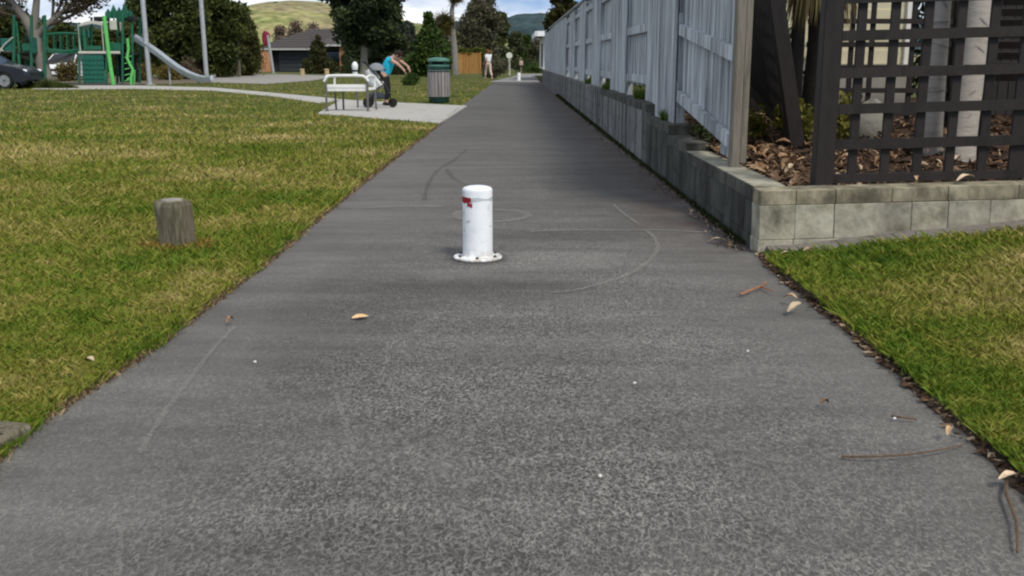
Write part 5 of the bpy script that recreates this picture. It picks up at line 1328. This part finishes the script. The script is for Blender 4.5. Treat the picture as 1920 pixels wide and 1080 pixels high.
part('downpipe', MB().tube([(h(484, 0)[0], -.45, ez-.1), (h(484, 0)[0], -.45, .05)], .05, 8), gut, t, True)
part('window', MB().box((h(622, 0)[0], .32, 1.35), (1.3, .08, 1.0), None, .02), glass_m, t)
# neighbour's house above the grey fence, pale house at the far end of the road
navyr = mat('blue_grey_roof', [(.035, .045, .075), (.05, .06, .095)], 2, .7, .2)
whitew = mat('white_house_wall', [(.62, .61, .58), (.72, .71, .68)], 2, .8, .1)
hy = 56.0; xw = P(1019, 90, hy).x
t = thing('house', 'pale house with dark blue roof and white fascia behind the far fence', 'house', (xw+4, hy+4, .6))
zf = P(1010, 66, hy).z-.6
part('wall', MB().box((0, 0, zf/2), (8, 8, zf)), whitew, t)
x0 = P(1006, 60, hy).x-xw-4
hip('roof', x0, 4.6, -4.9, 4.6, zf+.16, zf+1.9, -1, 1, navyr, t)
part('fascia', MB().box(((x0+4.6)/2, -4.95, zf+.06), (4.6-x0, .06, .26)), cl('white_fascia', (.8, .82, .84), .05), t); part('fascia', MB().box((x0-.05, 0, zf+.06), (.06, 9.9, .26)), cl('white_fascia', (.8, .82, .84), .05), t)
wv = part('window', MB().box((-4.02, -2, zf-1.0), (.06, 1.6, 1.2)), glass_m, t); part('window_frame', MB().box((-4.05, -2, zf-.38), (.06, 1.7, .06)), cl('white_fascia', (.8, .82, .84), .05), wv)
v = G(1006, 131.5); t = thing('house', 'small white house at the far end of the road', 'house', (v.x+2.2, v.y+30, 0))
part('wall', MB().box((0, 0, 1.3), (6.5, 6, 2.6)), whitew, t); hip('roof', -3.7, 3.7, -3.5, 3.5, 2.6, 4.2, -1.2, 1.2, rooft, t)
wv = part('window', MB().box((.3, -3.02, 1.5), (1.8, .06, 1.0)), glass_m, t); part('window_frame', MB().box((.3, -3.06, 1.0), (2.0, .06, .08)), cl('white_fascia', (.8, .82, .84), .05), wv)

# ================================================================ trees
bark1 = mat('grey_tree_bark', [(.10, .092, .08), (.22, .205, .18), (.16, .15, .13)], 3, .95, .7, (1, 1, .35))
bark2 = mat('dark_tree_bark', [(.035, .03, .025), (.08, .07, .055)], 3, .95, .6, (1, 1, .35))
bark3 = mat('pale_tree_bark', [(.16, .15, .12), (.26, .245, .2)], 3, .95, .5, (1, 1, .35))
DK = [(.014, .024, .010), (.038, .055, .021), (.085, .105, .042)]
EV = [(.020, .033, .008), (.056, .072, .018), (.12, .132, .034)]
GR = [(.020, .045, .008), (.045, .082, .015), (.085, .125, .028)]
OL = [(.045, .045, .026), (.085, .082, .046), (.135, .125, .075)]
BR = [(.060, .042, .028), (.115, .085, .055), (.16, .125, .085)]
YB = [(.055, .045, .012), (.12, .10, .025), (.20, .15, .045)]
def limb(mb, p, d, L_, r, depth, tips):
    pts = [p]; n = 4
    for k in range(n):
        d = (d + Vector((random.uniform(-.2, .2), random.uniform(-.2, .2), random.uniform(-.05, .16)))).normalized(); pts.append(pts[-1]+d*L_/n)
    mb.tube(pts, [r*(1-.5*k/n) for k in range(n+1)], 7 if r > .05 else 5)
    tips += [pts[-1], pts[2]]
    if depth > 0:
        for k in range(3):
            a = random.random()*6.28; e = Vector((math.cos(a), math.sin(a), random.uniform(.1, .8)))
            limb(mb, pts[random.choice((2, 3, 4))], (d+e*.9).normalized(), L_*.62, r*.5, depth-1, tips)
def tree(name, lab, px, Y, top_py, width_px, cols, bark, trunk_h=None, n=9000, leaf=.16, clumps=34, cr=.27, base_z=0.0, shape='round', group=None, trunk_r=None, off=0.0, gap=1.0, cat='tree', low=.25):
    x = P(px, 110, Y).x; zt = P(px, top_py, Y).z-base_z; wd = width_px*Y/1990
    t = thing(name, lab, cat, (x, Y, base_z), 0, group)
    mb = MB(); tips = []
    tr = trunk_r or max(.06, zt*.022); th = trunk_h if trunk_h is not None else zt*.25
    lean = random.uniform(-.15, .15)
    mb.tube([(0, 0, -.1), (lean*.3, 0, th*.35), (lean, .05, th), (lean+off*.5, 0, zt*.6), (lean+off, 0, zt*.86)], [tr*1.45, tr*1.05, tr*.92, tr*.55, tr*.15], 10)
    br = MB()
    for k in range(7):
        a = 6.28*k/7+random.random(); zz = th+(zt*.7-th)*random.random()
        limb(br, Vector((lean+off*.3, 0, zz)), Vector((math.cos(a), math.sin(a), .55)), wd*.32, tr*.42, 1, tips)
    tk = part('trunk', mb, bark, t, True); part('branch', br, bark, tk, True)
    cs, rs = [], []
    for k in range(clumps):
        u = (k+random.random())/clumps; a = random.random()*6.28; q_ = random.random()**.5
        z0 = zt*low if shape != 'cone' else zt*.06
        if shape == 'round':
            prof = math.sin(math.pi*(.10+.82*u))**.6; z = z0+(zt*1.0-z0)*u
        elif shape == 'cone':
            u = u**1.25; prof = max(.05, (1-u)**.85)*(1 if u > .08 else .8); z = z0+(zt-z0)*u
        elif shape == 'column':
            prof = min(1, (1.02-u)*5)*(.85+.15*math.sin(u*9)); z = z0+(zt-z0)*u
        elif shape == 'umbrella':
            prof = math.sin(math.pi*(.2+.7*u))**.7*(.6+.4*u); z = z0+(zt-z0)*u
        rr = wd*cr*random.uniform(.6, 1.15)*(max(.35, prof) if shape in ('cone',) else 1)
        lim_ = max(0, wd/2*prof-rr*.75)
        cs.append((lean+off*u+math.cos(a)*q_*lim_, math.sin(a)*q_*lim_*.9, min(z, zt-rr*.4))); rs.append((rr, rr*.9, rr*.72))
    leaf_cloud('crown', cs, rs, int(n*gap), leaf, leafmat('leaf_'+name+'_'+'_'.join(str(q) for c in cols for q in c), cols), t)
    return t
# grey tree with low limbs at the left, sparse brown crown
x = G(84, 160).x; Yt = G(84, 160).y
t = thing('grey_tree', 'grey barked forked tree with sparse brown leaves beside the playground', 'tree', (x, Yt, 0))
s = Yt/1990
def w_(px, py): return Vector(((px-84)*s, 0, (160-py)*s))
mb = MB(); mb.tube([w_(86, 163), w_(86, 150), w_(84, 125), w_(80, 100), w_(75, 78), w_(70, 62)], [.46, .33, .27, .24, .25, .27], 14)
mb.tube([w_(71, 64), w_(60, 40), w_(45, 20), w_(22, -10), w_(0, -50)], [.22, .2, .17, .13, .08], 10)
mb.tube([w_(71, 64), w_(78, 35), w_(84, 5), w_(92, -50), w_(96, -100)], [.2, .17, .14, .1, .06], 10)
mb.tube([w_(74, 74), w_(96, 52), w_(125, 30), w_(155, 8), w_(190, -30)], [.16, .14, .12, .09, .05], 10)
mb.tube([w_(80, 118), w_(62, 110), w_(40, 102), w_(14, 99)], [.16, .12, .09, .05], 8)
mb.tube([w_(86, 116), w_(104, 118), w_(122, 112), w_(142, 102)], [.12, .09, .07, .05], 8)
mb.tube([w_(48, 24), w_(28, 16), w_(0, 18), w_(-40, 10)], [.14, .12, .09, .05], 8)
tk = part('trunk', mb, bark1, t, True)
br = MB(); tips = []
for a, b_ in (((45, 20), (-.7, .5)), ((22, -10), (-.5, .6)), ((84, 5), (.3, .8)), ((92, -50), (-.3, .7)), ((125, 30), (.9, .3)), ((155, 8), (.7, .5)), ((60, 40), (-.8, .2)), ((96, 52), (.8, .2)), ((0, 18), (-.6, .3)), ((110, 40), (.3, .9))):
    for k in range(2): limb(br, w_(*a), Vector((b_[0]+random.uniform(-.3, .3), random.uniform(-.8, .8), b_[1])), 1.9, .07, 2, tips)
part('branch', br, bark0, tk, True)
cs = [tuple(p) for p in tips if p.z > (160-52)*s]
leaf_cloud('crown', cs, [(.5, .5, .38)]*len(cs), 17000, .085, leafmat('leaf_sparse_brown', [(.03, .026, .014), (.075, .06, .032), (.13, .105, .055)]), t, spread=.3)
tf = G(84, 166); gt = tag(obj('grass_tuft', None), 'long green grass tuft round the foot of the grey tree', 'plant'); gt.location = (tf.x, tf.y, 0)
n = 2600; a = RNG.random(n)*6.28; q_ = RNG.random(n)**.6; hh = (.12+.32*RNG.random(n))*(1.15-q_)+.04
c = np.stack([q_*np.cos(a)*1.15+.1, q_*np.sin(a)*.5, 0*a], 1); e = np.stack([np.cos(a*3)*.022, np.sin(a*3)*.022, 0*a], 1); d = np.stack([RNG.normal(size=n)*.12, RNG.normal(size=n)*.12, hh], 1)
obj('blades', npmesh('blades', np.stack([c-e, c+e, c+d], 1).reshape(-1, 3), 3, leafmat('tuft_olive', [(.03, .05, .008), (.06, .085, .015), (.10, .11, .03)]), RNG.random(n)), gt)
# evergreens behind the slide
E = 'evergreens behind the slide'
tree('evergreen_tree', 'broad dark evergreen directly behind the slide', 322, 62, -70, 150, EV, bark2, 1.0, 15000, .15, 60, .21, low=.10, group=E)
tree('evergreen_tree', 'dense evergreen between the two steel poles and the timber pole', 408, 66, -45, 125, EV, bark2, 1.0, 13000, .15, 52, .21, low=.08, group=E)
tree('evergreen_tree', 'lower olive evergreen right of the timber pole', 462, 72, 38, 70, [(.03, .034, .010), (.065, .068, .02), (.11, .11, .034)], bark2, .8, 6000, .15, 30, .26, low=.06, group=E)
tree('evergreen_tree', 'tall evergreen far back over the playground tower', 262, 84, -60, 60, EV, bark2, 2, 6000, .2, 26, .24, group=E, low=.35)
tree('evergreen_tree', 'dark evergreen behind the arched bridge', 118, 70, 50, 80, EV, bark2, .8, 6000, .17, 30, .25, low=.08, group=E)
tree('evergreen_tree', 'dark evergreen behind the second green tower', 30, 66, 20, 120, EV, bark2, .8, 9000, .17, 40, .24, low=.08, group=E)
tree('evergreen_tree', 'dark evergreen far left beyond the frame edge', -90, 64, -20, 150, EV, bark2, .8, 9000, .18, 40, .24, low=.08, group=E)
tree('evergreen_tree', 'dark evergreen between grey tree and playground tower', 168, 68, 58, 90, EV, bark2, .8, 8000, .16, 34, .24, low=.06, group=E)
tree('evergreen_tree', 'dull evergreen behind the lime green pole', 226, 72, 44, 80, [(.03, .034, .010), (.065, .068, .02), (.11, .11, .034)], bark2, .8, 8000, .16, 34, .24, low=.06, group=E)
tree('evergreen_tree', 'narrow evergreen rising behind the slide top', 272, 70, 22, 62, EV, bark2, .8, 7000, .16, 30, .26, low=.06, group=E)
# tall dark tree in the middle
tree('dark_tree', 'tall dark spreading tree with pale trunk behind the bench', 682, 78, -95, 190, DK, bark3, 3.2, 23000, .19, 74, .145, low=.30, trunk_r=.24)
tree('dark_tree', 'dark low tree filling behind the pale trunk', 735, 84, 62, 95, DK, bark2, 1.0, 8000, .18, 36, .24, low=.05)
tree('dark_tree', 'dark low tree between the house and the pale trunk', 662, 92, 74, 50, DK, bark2, 1.0, 6000, .18, 30, .26, low=.05)
tree('dark_tree', 'dark low tree under the tall tree crown left of the conifer', 706, 94, 72, 62, DK, bark2, 1.0, 6000, .18, 30, .26, low=.04)
tree('conifer_tree', 'bright green conical tree above the litter bin', 804, 70, 24, 118, GR, bark2, .6, 15000, .14, 80, .23, shape='cone')
tree('dark_tree', 'grey green tree peeping between the tall dark tree and the conifer', 762, 98, 44, 60, [(.03, .04, .03), (.06, .075, .055), (.10, .115, .085)], bark2, 1, 6000, .17, 30, .26, low=.05)
tree('dark_tree', 'round green tree between conical tree and cabbage tree', 838, 86, 36, 60, [(.026, .034, .010), (.055, .062, .018), (.10, .095, .03)], bark2, 1, 6000, .16, 30, .26, low=.08)
tree('olive_tree', 'broad olive brown tree behind the orange fence', 903, 97, 8, 112, OL, bark2, 1.2, 14000, .15, 56, .21, low=.10)
tree('olive_tree', 'feathery grey top tree behind the broad olive tree', 905, 104, -45, 66, OL, bark3, 3, 5000, .17, 26, .24, low=.40)
tree('olive_tree', 'dark tree at right flank of the olive tree', 944, 112, 22, 34, EV, bark2, 1, 3500, .17, 20, .28, low=.05)
F_ = 'small trees at the far end of the road'
tree('far_tree', 'rounded far tree above the path sign', 966, 118, 62, 44, [(.035, .045, .02), (.065, .08, .035), (.11, .12, .055)], bark2, 1, 4000, .16, 24, .27, low=.05, group=F_)
tree('far_tree', 'far green tree above the pinkish letterbox', 988, 124, 68, 36, GR, bark2, 1, 3500, .16, 20, .28, low=.05, group=F_)
tree('far_tree', 'far dull tree in front of the small white house', 1006, 108, 78, 36, OL, bark2, .8, 3000, .15, 20, .28, low=.25, group=F_)
tree('far_tree', 'far dark tree hidden mostly by the fence end', 1035, 120, 55, 50, EV, bark2, 1, 4000, .17, 22, .27, low=.05, group=F_)
tree('far_tree', 'far dark low tree left of the path sign', 938, 106, 88, 40, DK, bark2, .6, 3500, .15, 22, .28, low=.03, group=F_)
tree('cypress_tree', 'dense dark column cypress rising behind the grey fence', 1054, 44, -150, 66, [(.016, .018, .005), (.040, .040, .010), (.085, .075, .02)], bark2, .5, 16000, .09, 70, .30, base_z=.6, shape='column')
tree('shrub_tree', 'bushy olive shrub standing before the garage door', 600, 88, 66, 76, [(.024, .030, .010), (.05, .055, .018), (.10, .095, .035)], bark2, .4, 8000, .12, 50, .24, low=.04, shape='cone')
# cabbage tree with a leaning trunk and shaggy heads
x = P(853, 110, 80).x; t = thing('cabbage_tree', 'tall cabbage tree with shaggy brown head beside the olive tree', 'tree', (x, 80, 0)); s8 = 80/1990
tk = part('trunk', MB().tube([(0, 0, 0), (-.05, 0, 2.0), (-.15, 0, 3.0), (-.2, 0, 4.6), (.1, 0, 6.2)], [.3, .24, .22, .17, .13], 10), bark1, t, True)
part('branch', MB().tube([(-.12, 0, 2.3), (-.5, 0, 2.9), (-.7, 0, 3.5)], [.16, .13, .1], 8), bark1, tk, True)
def head(name, c, r, cols, n, droop):
    d = RNG.normal(size=(n, 3)); d /= np.linalg.norm(d, axis=1, keepdims=True); d[:, 2] = d[:, 2]*.8-droop; L_ = r*(.6+.5*RNG.random(n))
    e = np.cross(d, RNG.normal(size=(n, 3))); e = e/np.linalg.norm(e, axis=1, keepdims=True)*.05
    c = np.asarray(c)+RNG.normal(size=(n, 3))*r*.15
    obj(name, npmesh(name, np.stack([c-e, c+e, c+d*L_[:, None]], 1).reshape(-1, 3), 3, leafmat('leaf_'+name+str(droop), cols), RNG.random(n)), t)
head('crown', (.1, 0, 6.3), 1.3, [(.03, .04, .012), (.07, .08, .025), (.12, .11, .04)], 900, .0)
head('dead_leaf_skirt', (-.75, 0, 3.7), 1.0, YB, 700, .35); head('crown', (-.75, 0, 3.9), 1.1, [(.03, .035, .012), (.06, .065, .02), (.13, .11, .035)], 600, .05)
head('dead_leaf_skirt', (.1, 0, 5.7), .7, YB, 300, .5)
# bare brown trees behind the house
B_g = 'bare brown trees behind the house'
for px, Y, tp, lab in ((528, 118, 50, 'bare pinkish brown tree left behind the house roof'), (556, 124, 40, 'bare pinkish brown tree behind the middle of the roof'), (588, 120, 44, 'bare pinkish brown tree at the right behind the roof')):
    tree('bare_tree', lab, px, Y, tp, 44, [(.13, .085, .065), (.20, .14, .105), (.27, .20, .15)], bark1, 1.5, 1300, .16, 22, .26, low=.3, group=B_g)
# low planting
for i, (px, py, Y, r, h_, cols, lab) in enumerate([
    (262, 140, 56, .9, .9, YB, 'brownish bush under the slide top'), (318, 142, 58, 1.0, .8, YB, 'yellow brown bush under the middle of the slide'), (355, 140, 60, .9, 1.0, BR, 'brown bush under the low end of the slide'),
    (126, 145, 54, .8, 1.1, YB, 'brown shrub between the grey tree and the lattice panel'), (472, 138, 74, 1.3, 1.7, [(.06, .06, .01), (.13, .12, .022), (.19, .17, .04)], 'yellow green bush between the timber pole and the house'),
    (432, 140, 70, 1.0, 1.0, EV, 'dark green bush below the blue noticeboard'), (430, 142, 76, 1.2, 1.6, EV, 'dark bush behind the blue noticeboard'), (385, 141, 66, 1.2, 1.5, BR, 'brown bush behind the foot of the right steel pole'),
    (770, 150, 46, .55, .50, GR, 'low round green bush left of the litter bin'), (745, 138, 80, 1.6, 1.2, DK, 'dark bush behind the pushchair'), (655, 138, 88, 1.0, 1.4, DK, 'dark bush right of the brick pier'),
    (925, 146, 66, .8, .9, OL, 'dull green shrub beside the walking woman'), (938, 143, 76, .8, 1.0, OL, 'dull shrub left of the path sign post'), (1008, 139, 92, 1.5, .8, GR, 'green hedge across the far road'), (990, 138, 96, 1.5, 1.1, DK, 'dark hedge by the pinkish letterbox')]):
    v = G(px, py) if False else P(px, py, Y)
    bush((v.x, Y, 0), r, h_*1.25, cols, lab, 'shrub', 'shrub', 1500, .075 if Y > 50 else .05)
# ================================================================ hills
def hill(name, y0, y1, x0, x1, fn, m, nx=90, ny=24):
    vs, fs = [], []
    for j in range(ny):
        v_ = j/(ny-1); y = y0+(y1-y0)*v_
        for i in range(nx):
            xx = x0+(x1-x0)*i/(nx-1); vs.append((xx, y, fn(xx, v_)-.5))
    for j in range(ny-1):
        for i in range(nx-1): fs.append((j*nx+i, j*nx+i+1, (j+1)*nx+i+1, (j+1)*nx+i))
    return struct(name, MB().add(vs, fs), m, True)
hm = ground_mat('pasture_hill', [(.11, .155, .05), (.19, .22, .075), (.265, .255, .11), (.23, .195, .115), (.19, .22, .075)], .035)
xc = P(540, 0, 760).x
def near_hill(xx, v_):
    d = (xx-xc); pr = [(-400, 8), (-170, 16), (-80, 30), (-42, 38), (-15, 43), (0, 44), (22, 41.5), (50, 36), (84, 28), (115, 22), (150, 15), (250, 8), (500, 4)]
    g_ = np.interp(d, [p[0] for p in pr], [p[1] for p in pr])
    return float(g_)*math.sin(math.pi*min(1, v_*.75+.0))**.8*1.02 + .8*smoothnoise(xx*.06+v_*9, 1)
hill('hill', 620, 900, xc-420, xc+460, near_hill, hm)
t = tree('hill_tree', 'small dark tree clump on top of the pasture hill', 522, 752, 5, 14, DK, bark2, 1, 1500, .5, 14, .3, base_z=38, low=.05)
fm = ground_mat('hazy_forest_hill', [(.020, .038, .042), (.032, .055, .060), (.045, .070, .075)], .010)  # distance haze is put into these blue-green forest colours
def ridge(xx, v_):
    return (112+16*math.sin(xx*.0034+1.2)+9*math.sin(xx*.011+.5)+4*math.sin(xx*.03)+2*math.sin(xx*.083))*math.sin(math.pi*min(.55, v_*.75))**.8
hill('far_hills', 2500, 3700, -3200, 3200, ridge, fm, 260, 24)
